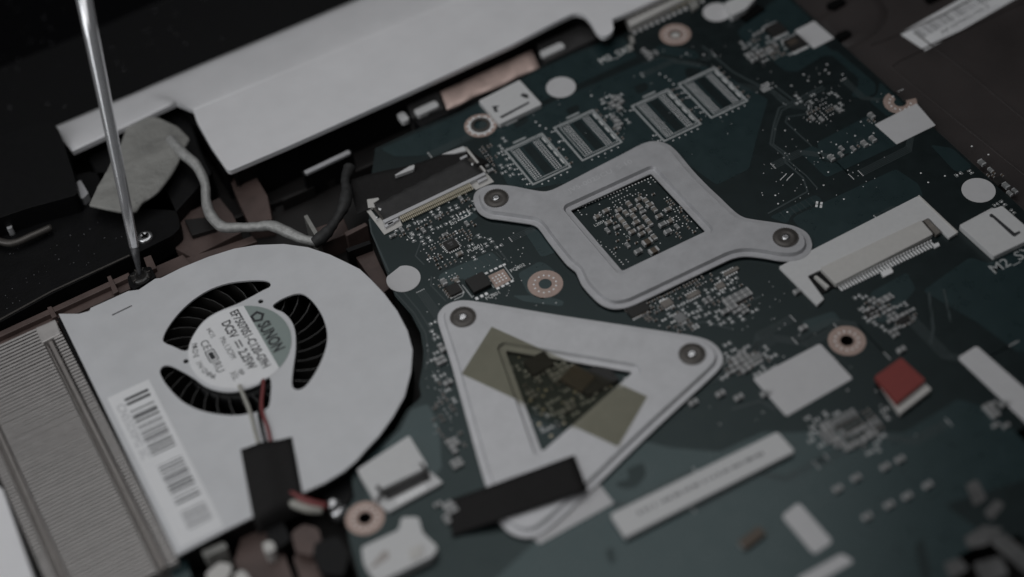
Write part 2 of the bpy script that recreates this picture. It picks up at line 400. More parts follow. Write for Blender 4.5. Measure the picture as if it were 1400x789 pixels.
# rounded rear band falling away behind the crease
crease = [(236, 163), (300, 137), (440, 80), (620, 5), (760, -55)]
rear = [(70, 176), (150, 141), (330, 65), (492, -1), (640, -62)]
def along(pl, t):
    f_ = t * (len(pl) - 1); k_ = min(int(f_), len(pl) - 2); f_ -= k_
    return (pl[k_][0] + (pl[k_ + 1][0] - pl[k_][0]) * f_, pl[k_][1] + (pl[k_ + 1][1] - pl[k_][1]) * f_)
front_l = [(99, 207), (170, 174), (241, 140), (266, 151), (350, 117), (440, 80), (620, 5), (760, -55)]
rear_l = [(71, 175), (130, 150), (190, 125), (212, 115), (290, 82), (370, 49), (520, -14), (650, -68)]
g2 = []
for t, dz in ((0, 0), (.06, -.02), (.12, -.08), (.2, -.26), (.3, -.6), (.45, -1.3), (.6, -2.1), (.8, -3.2), (.93, -4.0), (1, -5.2)):
    row = []
    for k_ in range(43):
        c0, r0 = along(front_l, k_ / 42), along(rear_l, k_ / 42)
        row.append(P(c0[0] + (r0[0] - c0[0]) * t, c0[1] + (r0[1] - c0[1]) * t, ZS + dz))
    g2.append(row)
b = MB(); b.sheet(g2, 1.4); obj('rear_band', b, 'silver', strip)
b = MB(); b.prism(px([(240, 141), (268, 150), (300, 212), (312, 234), (306, 236), (270, 175)], 1.0), -8, 1.0); obj('inner_wall', b, 'blackplastic', strip)

# shelf between strip and board: dark wall with copper foil and white pads
shelf = thing('shield_wall', 'black plastic wall under the silver strip edge carrying pads and foil', 'shield', P(650, 110, -9))
b = MB(); b.prism(px([(560, 158), (640, 118), (740, 70), (815, 34), (822, 56), (745, 92), (640, 142), (575, 174)], -1.8), -9, -1.8); obj('wall', b, 'blackplastic', shelf, .2)
b = MB(); b.prism(px([(733, 60), (805, 28), (816, 52), (745, 86)], -1.2), -9, -1.2); obj('grey_pad', b, 'flaptape', shelf, .3)
b = MB(); b.prism(px([(556, 141), (600, 122), (607, 148), (562, 162)], -1.2), -9, -1.2); obj('grey_pad', b, 'flaptape', shelf, .3)
foil = tag(obj('copper_foil', MB().sheet([[P(602 + (727 - 602) * i / 14 + (9 + 2 * math.sin(i)) * t, 125 + (68 - 125) * i / 14 + 25 * t, -.6 - .5 * t + .25 * math.sin(i * 1.7 + 3 * t)) for t in (0, .25, .5, .75, 1)] for i in range(15)], .25), 'copperfoil'), 'crinkled copper foil strip along the board edge under the silver strip', 'foil')
for a_, lab, ln in (((583, 148), 'long white foam pad at the left end of the copper foil', 30), ((755, 68), 'long white foam pad at the right end of the copper foil', 30), ((551, 160), 'short white stub beside the dark gap left of the copper foil', 10)):
    p = P(a_[0], a_[1], -.6); q = P(a_[0] + ln * .5, a_[1] - ln * .23, -.6); q0 = P(a_[0] - ln * .5, a_[1] + ln * .23, -.6)
    d = (q - q0); b = MB(); b.prism(rnd(rect(p, d.length, 2.4 if ln > 12 else 3.4, math.degrees(math.atan2(d.y, d.x))), .8), -1.8, -.5)
    tag(obj('foam_pad', b, 'white_plastic', None, .4, 3), lab, 'foam pad')

# ================================================================== the circuit board
pcb = thing('circuit_board', 'dark green laptop motherboard crowded with white connectors and tiny components', 'circuit board', P(800, 400, -1))
out = px([(513, 203), (560, 181), (631, 151), (738, 92), (785, 71), (850, 46), (1000, -26), (1095, -70)])
tr = Vector((xr, out[-1].y)); out[-1] = tr
low = [(xr, P(700, 1000).y), P(560, 1000).to_2d(), P(495, 800).to_2d()]
left = px([(478, 740), (472, 700), (484, 680), (480, 650), (487, 634), (507, 616), (540, 588), (556, 560), (570, 549), (576, 542), (573, 525), (578, 500), (579, 480), (575, 455), (562, 430), (540, 405), (534, 386), (512, 330), (505, 300), (502, 285)])
outline = [Vector(p[:2]) for p in out] + [Vector(p) for p in low] + [Vector(p[:2]) for p in left]
rings = {'a': (745.5, 388.4), 'b': (1157.9, 466), 'c': (923.2, 47.4), 'd': (499, 708.6), 'e': (1230.7, 140), 'f': (657, 172)}
holes = [circ(P(*rings[k]), 1.55 if k != 'f' else 1.9, 20) for k in 'abcdf']
b = MB(); b.prism(outline, -1.2, 0, holes); obj('substrate', b, 'mask_dark', pcb)
ZP = .02
pours = [
 [(520, 204), (560, 186), (631, 155), (738, 96), (783, 75), (850, 49), (872, 77), (738, 140), (676, 172), (640, 190), (600, 212), (540, 214)],
 [(700, 164), (878, 86), (905, 80), (968, 92), (1000, 108), (1036, 128), (1050, 136), (1034, 190), (1024, 231), (980, 253), (900, 196), (800, 246), (700, 262), (672, 215), (668, 185)],
 [(893, 67), (905, 61), (950, 69), (958, 79), (935, 84), (890, 79)],
 [(1008, 44), (1030, 20), (1062, 0), (1070, -40), (1100, -40), (1110, 26), (1096, 36), (1140, 71), (1143, 69), (1197, 114), (1197, 128), (1178, 135), (1163, 131), (1173, 118), (1174, 107), (1138, 76), (1126, 76), (1090, 98), (1073, 97), (1055, 82), (1020, 62)],
 [(1203, 112), (1238, 142), (1214, 160), (1188, 138), (1200, 128)],
 [(1093, 208), (1111, 199), (1120, 205), (1117, 195), (1187, 158), (1229, 197), (1130, 243)],
 [(1083, 299), (1092, 293), (1225, 231), (1256, 252), (1262, 268), (1255, 276), (1112, 342), (1098, 318)],
 [(1272, 198), (1311, 198), (1330, 228), (1314, 236), (1304, 233)],
 [(1052, 297), (1115, 266), (1125, 274), (1083, 293), (1076, 306)],
 [(600, 860), (690, 780), (770, 705), (850, 612), (880, 603), (915, 612), (985, 618), (1045, 590), (1075, 592), (1140, 588), (1235, 592), (1310, 546), (1352, 557), (1440, 640), (1440, 690), (1310, 760), (1280, 860)],
 [(490, 645), (513, 618), (548, 588), (562, 560), (585, 552), (600, 580), (604, 640), (560, 685), (505, 690)],
 [(1262, 398), (1300, 370), (1326, 352), (1352, 360), (1430, 320), (1450, 480), (1392, 482), (1335, 440)],
 [(598, 379), (606, 372), (672, 344), (690, 361), (678, 366), (640, 385), (632, 380), (612, 394)],
 [(708, 374), (738, 357), (748, 362), (760, 372), (745, 410), (722, 402)],
 [(700, 404), (745, 404), (772, 412), (768, 419), (715, 412)],
 [(716, 315), (745, 313), (760, 345), (740, 352)],
 [(1190, 400), (1240, 372), (1252, 395), (1215, 440), (1196, 440)],
 [(625, 295), (640, 288), (655, 295), (640, 306)],
 [(1095, 440), (1140, 425), (1150, 440), (1110, 455)],
]
for q in pours:
    pts = [Vector(p[:2]) for p in px(q)]
    xm = max(p.x for p in pts)
    pts = [Vector((min(p.x, xr - .7), p.y)) for p in pts]
    b = MB(); b.prism(rnd(pts, .9, 3), 0, ZP, bottom=False); obj('copper_pour', b, 'mask_teal', pcb)
# dark island patches inside the large front pour
for q in ([(1290, 690), (1420, 650), (1440, 720), (1360, 740)], [(855, 642), (880, 632), (884, 650), (868, 668), (848, 668), (840, 660), (862, 655)], [(1250, 745), (1262, 735), (1275, 789), (1262, 800)], [(828, 752), (838, 748), (842, 768), (834, 772)],
          [(700, 168), (720, 158), (724, 166), (705, 176)], [(772, 150), (790, 142), (794, 150), (778, 158)], [(866, 118), (884, 112), (888, 122), (872, 130)], [(936, 92), (962, 94), (950, 104), (938, 108)]):
    b = MB(); b.prism(rnd(px(q), 1.2, 3), ZP, ZP + .012, bottom=False); obj('clearance_patch', b, 'mask_dark', pcb)
# visible traces and seams
trs = [([(579, 321), (568, 350), (580, 362)], .35), ([(643, 329), (650, 324), (671, 327), (695, 358)], .4), ([(590, 378), (589, 390), (610, 412)], .3),
 ([(1125, 118), (1065, 148), (1058, 170), (1053, 197), (1072, 212), (1074, 222), (1098, 243), (1104, 262), (1050, 292)], .45),
 ([(1128, 121), (1069, 151), (1061, 172), (1057, 197), (1077, 211), (1079, 221), (1102, 240), (1118, 258)], .35),
 ([(1108, 155), (1076, 160), (1074, 167), (1110, 200)], .35), ([(1060, 118), (1084, 136)], .5), ([(1052, 120), (1078, 139)], .4),
 ([(960, 63), (1000, 97), (1020, 108), (1040, 118)], .5), ([(540, 400), (566, 428), (582, 456), (586, 482), (582, 505)], .35), ([(552, 400), (572, 424), (590, 452)], .3),
 ([(505, 300), (508, 318), (532, 372)], .4), ([(586, 560), (600, 552), (606, 530), (600, 505), (604, 470)], .35), ([(1270, 400), (1276, 450), (1272, 470)], .6), ([(1290, 395), (1300, 440)], .5),
 ([(880, 86), (905, 78), (965, 90)], .3), ([(940, 430), (980, 410), (1010, 420), (1040, 405)], .4), ([(930, 445), (965, 440), (1000, 450)], .4), ([(1000, 560), (1040, 548), (1060, 560)], .5)]
for q, wd in trs:
    obj('trace', line(px(q), wd, 0, .03), 'mask_line', pcb)
for k in range(9):
    obj('trace', line(px([(1262 + 6 * k, 402 + 2 * k), (1262 + 5 * k, 432 + 3 * k)]), .22, ZP, .02), 'mask_dark', pcb)
# fine etched ladder on two pours
for u0, v0, du, dv, n in ((640, 362, 7.6, -3.4, 6), (1066, 290, 7.0, -3.3, 7)):
    for k in range(n):
        b = MB(); line(px([(u0 + du * k, v0 + dv * k), (u0 + du * k + 9, v0 + dv * k + 9.5)]), .18, ZP, .012, b); obj('etched_line', b, 'mask_line', pcb)

# screw rings
for k, u_v in rings.items():
    p = P(*u_v)
    b = MB(); rr = 4.05
    if k == 'e':
        pts = [Vector((p.x + rr * math.cos(R(a)), p.y + rr * math.sin(R(a)))) for a in range(95, 356, 9)]
        pts += [Vector((p.x + 1.5 * math.cos(R(a)), p.y + 1.5 * math.sin(R(a)))) for a in range(350, 99, -10)]
        b.prism(pts, 0, .05)
        rg = obj('screw_ring', b, 'copper', pcb)
    else:
        b.prism(circ(p, rr, 44), 0 if k != 'd' else 0, .06 + ZP, [circ(p, 1.5 if k != 'f' else 2.5, 24)]); rg = obj('screw_ring', b, 'copper', pcb)
    v = MB()
    for a in range(13):
        if k == 'e' and not (3 <= a <= 11): continue
        t = 2 * math.pi * a / 13 + .2; r_ = 2.55 if k != 'f' else 3.35
        v.dome((p.x + r_ * math.cos(t), p.y + r_ * math.sin(t)), .27, .05 if k == 'e' else .08, .12, 7)
    o = obj('solder_dot', v, 'tin', rg); o['kind'] = 'stuff'
    if k != 'e':
        s_ = MB(); s_.lathe(p, [(1.52, .03), (1.5, -2.6), (.01, -2.7)], 16); obj('hole_wall', s_, 'hole', rg)
    if k == 'f':
        s_ = MB(); s_.prism(circ(p, 2.5, 30), 0, .5, [circ(p, 1.7, 30)], sm=True); obj('standoff', s_, 'darksteel', rg, .1)
        s_ = MB(); s_.prism(circ(p, 3.1, 30), .07, .12, [circ(p, 2.5, 30)], sm=True); obj('tin_ring', s_, 'tin', rg)
    if k == 'c':
        s_ = MB(); s_.prism(circ((p.x + .3, p.y + .5), 1.2, 20), -.9, -.5); obj('boss', s_, 'cream_plastic', rg)

# ------------------------------------------------------------------ small components (shared meshes)
def cap_mesh(w_, h_, t_, body):
    mb = MB(); e = w_ * .24
    mb.prism(rect((0, 0), w_ - 2 * e, h_ * .96), 0, t_, mi=0)
    for s_ in (-1, 1): mb.prism(rnd(rect((s_ * (w_ - e) / 2, 0), e, h_), .06, 1), 0, t_ * 1.06, mi=1, taper=.04)
    o = obj('capacitor', mb, [body, 'tin_end'], pcb); return o
protos = {}
def comp(kind, p, ang):
    spec = {'s': (.95, .45, .32, 'capbrown'), 'm': (1.8, 1.05, .6, 'capbody'), 'l': (2.4, 1.6, .8, 'capbrown'), 'g': (1.6, .85, .5, 'capgrey'), 'b': (1.0, .5, .3, 'chip'), 'w': (1.9, 1.2, .7, 'capgrey')}[kind]
    z = ZP + .005
    if kind not in protos:
        o = cap_mesh(*spec); protos[kind] = o; o.parent = None; place(o, Vector((p[0], p[1], z)), pcb); o.rotation_euler = (0, 0, R(ang))
    else: o = copyof(protos[kind], (p[0], p[1], z), pcb, ang)
    o.name = {'s': 'capacitor', 'm': 'capacitor', 'l': 'inductor', 'g': 'capacitor', 'b': 'resistor', 'w': 'inductor'}[kind]; W[o.name] = W.get(o.name, Vector(p))
    return o
dots = MB()
def dot(p, r=.2): dots.dome((p[0], p[1]), r, ZP, .09, 6)
pads = MB()
def pad(p, w_, h_, ang=0, z=ZP): pads.prism(rect(p, w_, h_, ang), z, z + .03, bottom=False)
used = []
def free(p, d):
    for q in used:
        if (q[0] - p[0]) ** 2 + (q[1] - p[1]) ** 2 < d * d: return False
    used.append((p[0], p[1])); return True
def inside(p, poly):
    c = False
    for i in range(len(poly)):
        a, b_ = poly[i - 1], poly[i]
        if (a[1] > p[1]) != (b_[1] > p[1]) and p[0] < (b_[0] - a[0]) * (p[1] - a[1]) / (b_[1] - a[1]) + a[0]: c = not c
    return c
def cluster(poly, n, kinds, dense=1.25, step=.55):
    pl = px(poly); xs, ys = [p.x for p in pl], [p.y for p in pl]
    gx, gy = (1.35, .8) if dense < 1.05 else (1.6, 1.25)
    cells = []
    bx0 = math.floor(min(xs) / 5.4); by0 = math.floor(min(ys) / 4.8)
    for bi in range(bx0, math.floor(max(xs) / 5.4) + 1):          # blocks of aligned parts, each block turned one way
        for bj in range(by0, math.floor(max(ys) / 4.8) + 1):
            turn = random.random() < .5; ox, oy = random.uniform(0, .5), random.uniform(0, .5)
            sx_, sy_ = (gx, gy) if not turn else (gy, gx)
            y = 0
            while y < 4.8:
                x = 0; kd = random.choice(kinds)
                while x < 5.4:
                    p = (bi * 5.4 + x + ox, bj * 4.8 + y + oy)
                    if inside(p, pl): cells.append((p, kd if random.random() < .75 else random.choice(kinds), 90 if turn else 0, (bi, bj)))
                    x += sx_
                y += sy_
    random.shuffle(cells); blocks = {c_[3]: random.random() for c_ in cells}
    cells.sort(key=lambda c_: blocks[c_[3]] + .45 * random.random())
    k = 0
    for p, kd, a, _b in cells:
        if k >= n: break
        if not free(p, min(dense, .78)): continue
        k += 1
        if kd == '.': dot(p, random.uniform(.14, .2))
        elif kd == 'p': pad(p, .42, .46, a); pad((p[0] + (.7 if a == 0 else 0), p[1] + (.7 if a else 0)), .42, .46, a)
        else: comp(kd, p, a)
# capacitors seen through the square window
zz = (780, 230, .18375)
for x, y, k in [(265, 325, 'm'), (287, 350, 'b'), (200, 370, 'm'), (285, 412, 'm'), (275, 470, 'g'), (345, 445, 'g'), (360, 320, 'm'), (435, 275, 'm'), (510, 240, 'm'), (560, 250, 'm'), (592, 282, 'm'), (515, 295, 'm'), (465, 322, 'm'), (413, 343, 'm'), (360, 370, 'm'), (540, 332, 'g'), (625, 315, 'm'), (660, 365, 'm'), (725, 315, 'm'), (470, 367, 'm'), (390, 405, 'm'), (420, 445, 'm'), (490, 412, 'm'), (557, 380, 'm'), (590, 417, 'm'), (525, 450, 'm'), (460, 482, 'm'), (582, 472, 'm'), (530, 497, 'm'), (622, 522, 'm'), (572, 560, 'l'), (620, 625, 'l'), (505, 628, 'w'), (685, 428, 'w'), (742, 402, 'm'), (792, 442, 'g'), (725, 482, 'w'), (430, 540, 's'), (350, 545, 's'), (490, 560, 's'), (425, 580, 'g'), (820, 330, 's'), (310, 370, 's'), (335, 600, 's')]:
    p = Q(*zz, [(x, y)])[0]; used.append((p.x, p.y)); comp(k, p, 90 if k in 'mg' and random.random() < .55 else 0)
for k in range(24):
    p = Q(*zz, [(50 + 23 * k, 268 - 9.6 * k)])[0]; dot((p.x, p.y - 1.2), .22)
cluster([(800, 293), (888, 250), (930, 290), (900, 330), (850, 340)], 10, '..s', .8)
cluster([(785, 290), (890, 240), (905, 258), (800, 305)], 34, '.', .75)
cluster([(890, 243), (962, 315), (930, 330), (895, 280)], 34, '...s', .75)
cluster([(815, 330), (850, 366), (880, 352), (870, 345), (850, 350)], 10, '..', .8)
text('L2001', Q(*zz, [(215, 412)])[0], 1.15, 0, 'silk', pcb, ZP + .03, 'silkscreen_text')
text('PL2', Q(*zz, [(430, 505)])[0], .9, 0, 'silkgrey', pcb, ZP + .03, 'silkscreen_text')
# controller chip PU801 and the parts round it
def chip(c, w_, h_, t_, npx, npy, label=None, pw=.28, pl=.5, ang=0):
    o = MB(); o.prism(rnd(rect(c, w_, h_), .12, 2), .12, .12 + t_, taper=.06); ch = obj('chip', o, 'chip', pcb, .05)
    pm = MB()
    for s_ in (-1, 1):
        for k in range(npx):
            x = c[0] + (k - (npx - 1) / 2) * (w_ * .86 / max(1, npx - 1) if npx > 1 else 0)
            pm.box((x, c[1] + s_ * (h_ / 2 + pl / 2 - .05)), pw, pl, ZP, .2)
        for k in range(npy):
            y = c[1] + (k - (npy - 1) / 2) * (h_ * .86 / max(1, npy - 1) if npy > 1 else 0)
            pm.box((c[0] + s_ * (w_ / 2 + pl / 2 - .05), y), pl, pw, ZP, .2)
    if pm.v:
        q = obj('chip_pins', pm, 'tin', ch); q['kind'] = 'stuff'
    used.append((c[0], c[1]))
    return ch
zp = (560, 300, .15203)
c = Q(*zp, [(375, 240)])[0]; ch = chip(c, 3.0, 3.0, .7, 6, 6, pw=.22, pl=.55)
text('8I8K\n2H', c, .7, 0, 'inkgrey', ch, .83, 'chip_marking')
text('PU801', Q(*zp, [(590, 262)])[0], 1.45, 0, 'silk', pcb, ZP + .03, 'silkscreen_text', sx=1.05)
text('PQ802', Q(*zp, [(972, 437)])[0], 1.35, 0, 'silk', pcb, ZP + .03, 'silkscreen_text')
text('PQ801', Q(*zp, [(750, 685)])[0], 1.35, 0, 'silk', pcb, ZP + .03, 'silkscreen_text')
cluster(Q_ := [(577, 338), (628, 312), (640, 318), (610, 335), (606, 352), (590, 362), (582, 352)], 34, 'sspp..', .95)
cluster([(590, 355), (612, 352), (640, 345), (645, 350), (600, 372)], 16, 'smg..', 1.1)
cluster([(625, 312), (648, 322), (643, 335), (632, 330)], 12, 'ss.', .9)
# two power packages: a bare copper pad field and a black body
pq = Q(*zp, [(705, 510), (845, 445), (915, 545), (775, 620)])
b = MB(); b.prism(pq, ZP, ZP + .05, bottom=False); pk = obj('bare_pad', b, 'copper', pcb)
v = MB(); cen = sum(pq, Vector()) / 4
for i in range(4):
    for j in range(3): v.dome((cen.x + (i - 1.5) * .85, cen.y + (j - 1) * .85), .27, ZP + .05, .12, 7)
o = obj('solder_dot', v, 'tin', pk); o['kind'] = 'stuff'
for x, y in [(690, 485), (735, 462), (775, 443), (818, 422), (850, 408), (795, 620), (838, 600), (880, 578), (922, 556)]:
    pad(Q(*zp, [(x, y)])[0], .75, .6)
for q in ([(655, 490), (760, 615)], [(850, 420), (935, 540)], [(475, 590), (565, 705)], [(440, 580), (490, 655), (475, 690), (400, 725)]):
    obj('silkscreen_line', line(Q(*zp, q), .28, ZP, .03), 'silkgrey', pcb)
c = Q(*zp, [(620, 585)])[0]; b = MB(); b.box(c, 4.6, 4.4, .03, 1.0); obj('chip', b, 'chip', pcb, .1)
for x, y in [(605, 712), (650, 690), (690, 670)]: pad(Q(*zp, [(x, y)])[0], .7, .8)
c = Q(*zp, [(400, 645)])[0]; b = MB(); b.box(c, 3.0, 3.0, .03, .9); ch = obj('chip', b, 'chip', pcb, .08)
b = MB(); b.box((c.x, c.y), 3.4, 3.4, ZP, .1); obj('chip_frame', b, 'tin', pcb)
comp('w', Q(*zp, [(310, 575)])[0], 90); comp('m', Q(*zp, [(425, 560)])[0], 90)
cluster([(596, 392), (605, 385), (620, 405), (612, 415)], 9, 'ss', .9)
cluster([(600, 372), (625, 372), (632, 384), (604, 390)], 8, '..s', .8)
# parts under the wide film connector
zl = (500, 200, .16484)
for k, (x, y) in enumerate([(225, 750), (250, 735), (290, 750), (320, 735), (300, 700), (350, 690), (430, 690), (465, 680), (480, 705), (500, 655), (540, 630), (555, 615), (600, 590), (640, 575), (680, 560), (615, 605), (690, 570), (800, 470), (830, 455), (855, 440), (790, 440), (870, 500), (830, 400), (620, 770), (660, 740), (700, 735), (735, 725), (790, 700), (840, 650), (880, 635), (905, 660), (860, 710), (1000, 160), (1040, 130), (1060, 160), (1010, 110), (1035, 210), (990, 205), (1075, 215)]):
    p = Q(*zl, [(x, y)])[0]
    if free(p, .7): comp('s' if k % 4 else 'g', p, 90 if k % 3 else 0)
for x, y in [(345, 775), (390, 605), (440, 645), (545, 540), (610, 510), (690, 465), (750, 515), (865, 715), (885, 150), (860, 435), (770, 615), (515, 590), (535, 775), (560, 720)]:
    dot(Q(*zl, [(x, y)])[0], .22)
text('40', Q(*zl, [(355, 662)])[0], 1.1, 0, 'silk', pcb, ZP + .02, 'silkscreen_text')
text('L27', Q(*zl, [(378, 742)])[0], 1.2, 0, 'silk', pcb, ZP + .02, 'silkscreen_text')
text('RP3', Q(*zl, [(730, 640)])[0], 1.1, 0, 'silk', pcb, ZP + .02, 'silkscreen_text')
r_ = Q(*zl, [(750, 565), (835, 520), (865, 570), (785, 612)])
b = MB(); line(r_ + [r_[0], r_[1]], .22, ZP, .03, b); obj('silkscreen_outline', b, 'silk', pcb)
for x, y in [(785, 565), (815, 550), (800, 590), (830, 575)]: pad(Q(*zl, [(x, y)])[0], .5, .4)
cluster([(655, 205), (672, 195), (690, 215), (672, 228)], 10, 'ss.', .9)

# ------------------------------------------------------------------ four empty memory footprints
def footprint(pxs, extra):
    q = px(pxs); cx_ = sum(p.x for p in q) / 4; cy_ = sum(p.y for p in q) / 4
    w_ = ((q[1] - q[0]).length + (q[2] - q[3]).length) / 2; h_ = ((q[3] - q[0]).length + (q[2] - q[1]).length) / 2
    e = bpy.data.objects.new('memory_footprint', None); C.objects.link(e); e.empty_display_size = .003; place(e, Vector((cx_, cy_, 0)), pcb)
    b = MB(); b.prism(rect((cx_, cy_), w_, h_), ZP + .012, ZP + .03, [rect((cx_, cy_), w_ - 1.0, h_ - 1.0)], bottom=False); obj('silkscreen_outline', b, 'silkgrey', e)
    b = MB(); b.prism(rect((cx_ + .35, cy_ + .1), w_ - 2.0, h_ - 1.7), ZP + .012, ZP + .03, [rect((cx_ + .35, cy_ + .1), w_ - 2.5, h_ - 2.2)], bottom=False); obj('silkscreen_outline', b, 'silkgrey', e)
    b = MB(); b.box((cx_ + .1, cy_), 2.3, h_ - 3.0, ZP + .012, ZP + .02); obj('bare_strip', b, 'mask_dark', e)
    b = MB(); n = int((h_ - 3.2) / .62)
    for col in (-3.6, -2.95, -2.3, 2.0, 2.65, 3.3):
        sc_ = min(1, (w_ - 3.2) / 7.4)
        for k in range(n): b.dome((cx_ + .1 + col * sc_, cy_ + (k - (n - 1) / 2) * .66), .21, ZP + .015, .09, 6)
    o = obj('solder_ball_pad', b, 'tin', e); o['kind'] = 'stuff'
    # small passives along the right and left flanks
    for k in range(7):
        y = cy_ + h_ * (.42 - .14 * k)
        if random.random() < .8: comp('s', (cx_ + w_ / 2 + .2 + .5 * random.random(), y), random.choice((0, 90)))
        if random.random() < .6:
            dot((cx_ - w_ / 2 - .9, y), .24); dot((cx_ - w_ / 2 - .3, y - .2), .2)
    for k in range(5): dot((cx_ + w_ * (-.3 + .16 * k), cy_ - h_ / 2 - .8), .22)
    for k in range(4):
        b = MB(); b.box((cx_ + w_ / 2 - .9, cy_ + h_ * (.32 - .2 * k)), .35, h_ * .13, ZP + .03, ZP + .05); obj('silkscreen_bar', b, 'silk', e)
    if extra:
        b = MB(); b.box((cx_ + extra, cy_ + h_ / 2 + .9), 3.6, .55, ZP, ZP + .03); obj('silkscreen_bar', b, 'silkgrey', e)
zr = (670, 80, .22814); zr2 = (840, 70, .16474)
footprint([(687, 207), (740, 182), (782, 227), (731, 254)], -.5)
footprint([(754, 175), (811, 150), (850, 193), (799, 222)], .5)
footprint([(860, 146), (913, 122), (960, 169), (910, 194)], .5)
footprint([(926, 115), (976, 92), (1024, 137), (973, 163)], 0)
# resistor arrays between the second and third footprint
for x, y in [(745, 250), (735, 285), (772, 300), (745, 370), (775, 395), (765, 420), (782, 260)]:
    p = Q(*zr, [(x, y)])[0]; used.append((p.x, p.y)); comp('w', p, 90)
cluster([(826, 140), (838, 128), (856, 150), (850, 175), (838, 168)], 12, '..s', .8)
for x, y in [(275, 380), (298, 402), (335, 420), (608, 222), (672, 270), (703, 230), (690, 300), (412, 500), (440, 545)]: dot(Q(*zr, [(x, y)])[0], .27)
for x, y in [(375, 190), (425, 212), (457, 240), (490, 275), (598, 20), (740, 30)]: dot(Q(*zr2, [(x, y)])[0], .25)
for x, y in [(250, 12), (290, 60), (345, 20), (300, 30)]: comp('w' if x < 300 else 'g', Q(*zr2, [(x, y)])[0], 90)
# bright clusters towards the upper right
zt = (1000, 10, .15206)
c = Q(*zt, [(395, 215)])[0]; chip(c, 4.4, 4.0, .8, 6, 0, pw=.35, pl=.9)
c = Q(*zt, [(570, 335)])[0]; ch = chip(c, 4.6, 4.2, .9, 7, 0, pw=.38, pl=1.0)
b = MB(); b.box((c.x - .6, c.y + .6), 2.6, .6, 1.02, 1.03); b.box((c.x - .6, c.y - .3), 2.6, .4, 1.02, 1.03); obj('chip_marking', b, 'capbrown', ch)
cluster([(1018, 58), (1043, 36), (1062, 62), (1080, 76), (1068, 82), (1040, 78), (1030, 85), (1014, 72)], 34, 'sswg.', 1.0)
cluster([(1036, 118), (1050, 110), (1064, 116), (1048, 130)], 18, '..p', .7)
for x, y in [(860, 515), (845, 565), (875, 595), (650, 605), (690, 660), (800, 670), (540, 705), (1000, 605)]: dot(Q(*zt, [(x, y)])[0], .24)
cluster([(1100, 140), (1122, 132), (1145, 148), (1130, 170), (1105, 168)], 40, '...s', .75)
for x, y in [(285, 240), (355, 250), (475, 165), (490, 180)]: comp('g', Q(1060, 120, .17746, [(x, y)])[0], 90)
zb = (1060, 120, .17746)
for x, y, k in [(430, 550, 'w'), (505, 520, 'g'), (510, 475, 'g'), (600, 475, 'g'), (640, 455, 's'), (685, 440, 'w'), (750, 405, 'w'), (740, 225, 'w'), (760, 260, 's'), (720, 258, 's')]:
    comp(k, Q(*zb, [(x, y)])[0], 90)
for x, y in [(335, 500), (358, 490), (470, 437), (615, 370), (660, 262), (757, 350), (408, 650), (375, 750), (730, 440), (590, 500), (370, 540), (75, 330), (445, 520)]: dot(Q(*zb, [(x, y)])[0], .22)
obj('silkscreen_line', line(Q(*zb, [(340, 510), (370, 560), (440, 575), (570, 505)]), .5, ZP, .015), 'mask_dark', pcb)
text('UHV', Q(*zb, [(640, 400)])[0], 1.2, 0, 'mask_line', pcb, ZP + .02, 'silkscreen_text')
for x, y in [(1100, 0), (1190, 45), (40, 265), (55, 310), (105, 355), (410, 285), (300, 210), (825, 145), (865, 195), (955, 160)]: dot(P(1050 + x * .2534, 200 + y * .2534), .24)
p = P(1050 + 275 * .2534, 200 + 315 * .2534)
for dx, dy in ((-.7, 0), (.7, 0), (0, .75), (0, -.75)): pad((p.x + dx, p.y + dy), .8, .55, 45)
for k in range(6):
    p = P(1068 + 3 * k, 245 - 3 * (k % 3)); pad(p, .9, .16, 25)
# parts by the round sticker near the case edge
zs = (1280, 220, .2281)
for x, y, k in [(272, 18, 'w'), (325, 60, 'g'), (340, 95, 's'), (310, 90, 's'), (345, 75, 's'), (415, 155, 'w'), (440, 200, 'g'), (470, 185, 'g'), (395, 90, 's')]: comp(k, Q(*zs, [(x, y)])[0], 90)
c = Q(*zs, [(375, 130)])[0]; chip(c, 2.2, 2.2, .7, 0, 0)
# dense blurred fields in front of the two brackets
cluster([(852, 425), (900, 405), (925, 420), (945, 440), (960, 450), (930, 455), (880, 438)], 55, 'sssp.', .95)
cluster([(900, 408), (975, 370), (985, 378), (930, 412)], 26, 'ss.', 1.0)
cluster([(950, 412), (1000, 400), (1020, 385), (1028, 400), (1030, 430), (985, 430)], 26, 'sgw.', 1.2)
cluster([(1010, 480), (1045, 475), (1052, 495), (1010, 515), (985, 510)], 20, 'sgw', 1.2)
cluster([(596, 440), (612, 490), (628, 570), (606, 600), (590, 585), (598, 520)], 26, 'sw.', 1.4)
cluster([(700, 485), (850, 515), (790, 560), (745, 600)], 30, 'swg.b', 1.6)
cluster([(1180, 415), (1215, 400), (1225, 425), (1190, 440)], 16, 'sgg', 1.2)
cluster([(1215, 432), (1250, 425), (1252, 442), (1220, 462)], 14, 'sgg', 1.2)
cluster([(1115, 590), (1155, 565), (1195, 560), (1210, 585), (1180, 615), (1140, 612)], 60, 'ggws', 1.1)
cluster([(625, 690), (600, 735), (610, 700), (590, 690)], 14, 'gw', 1.2)
cluster([(1340, 560), (1375, 545), (1380, 590), (1345, 585)], 7, 'gw', 1.5)
cluster([(580, 600), (640, 590), (640, 640), (610, 640)], 8, 'sw', 1.8)
for u, v in [(1010, 545), (1046, 540), (948, 552), (1090, 400), (1098, 450), (1232, 480), (1210, 640), (1230, 630), (1145, 670), (1170, 655), (1185, 708), (1215, 692), (1240, 680), (1268, 665), (985, 540)]:
    comp('w', P(u, v), 0)
c = P(930, 640); b = MB(); 
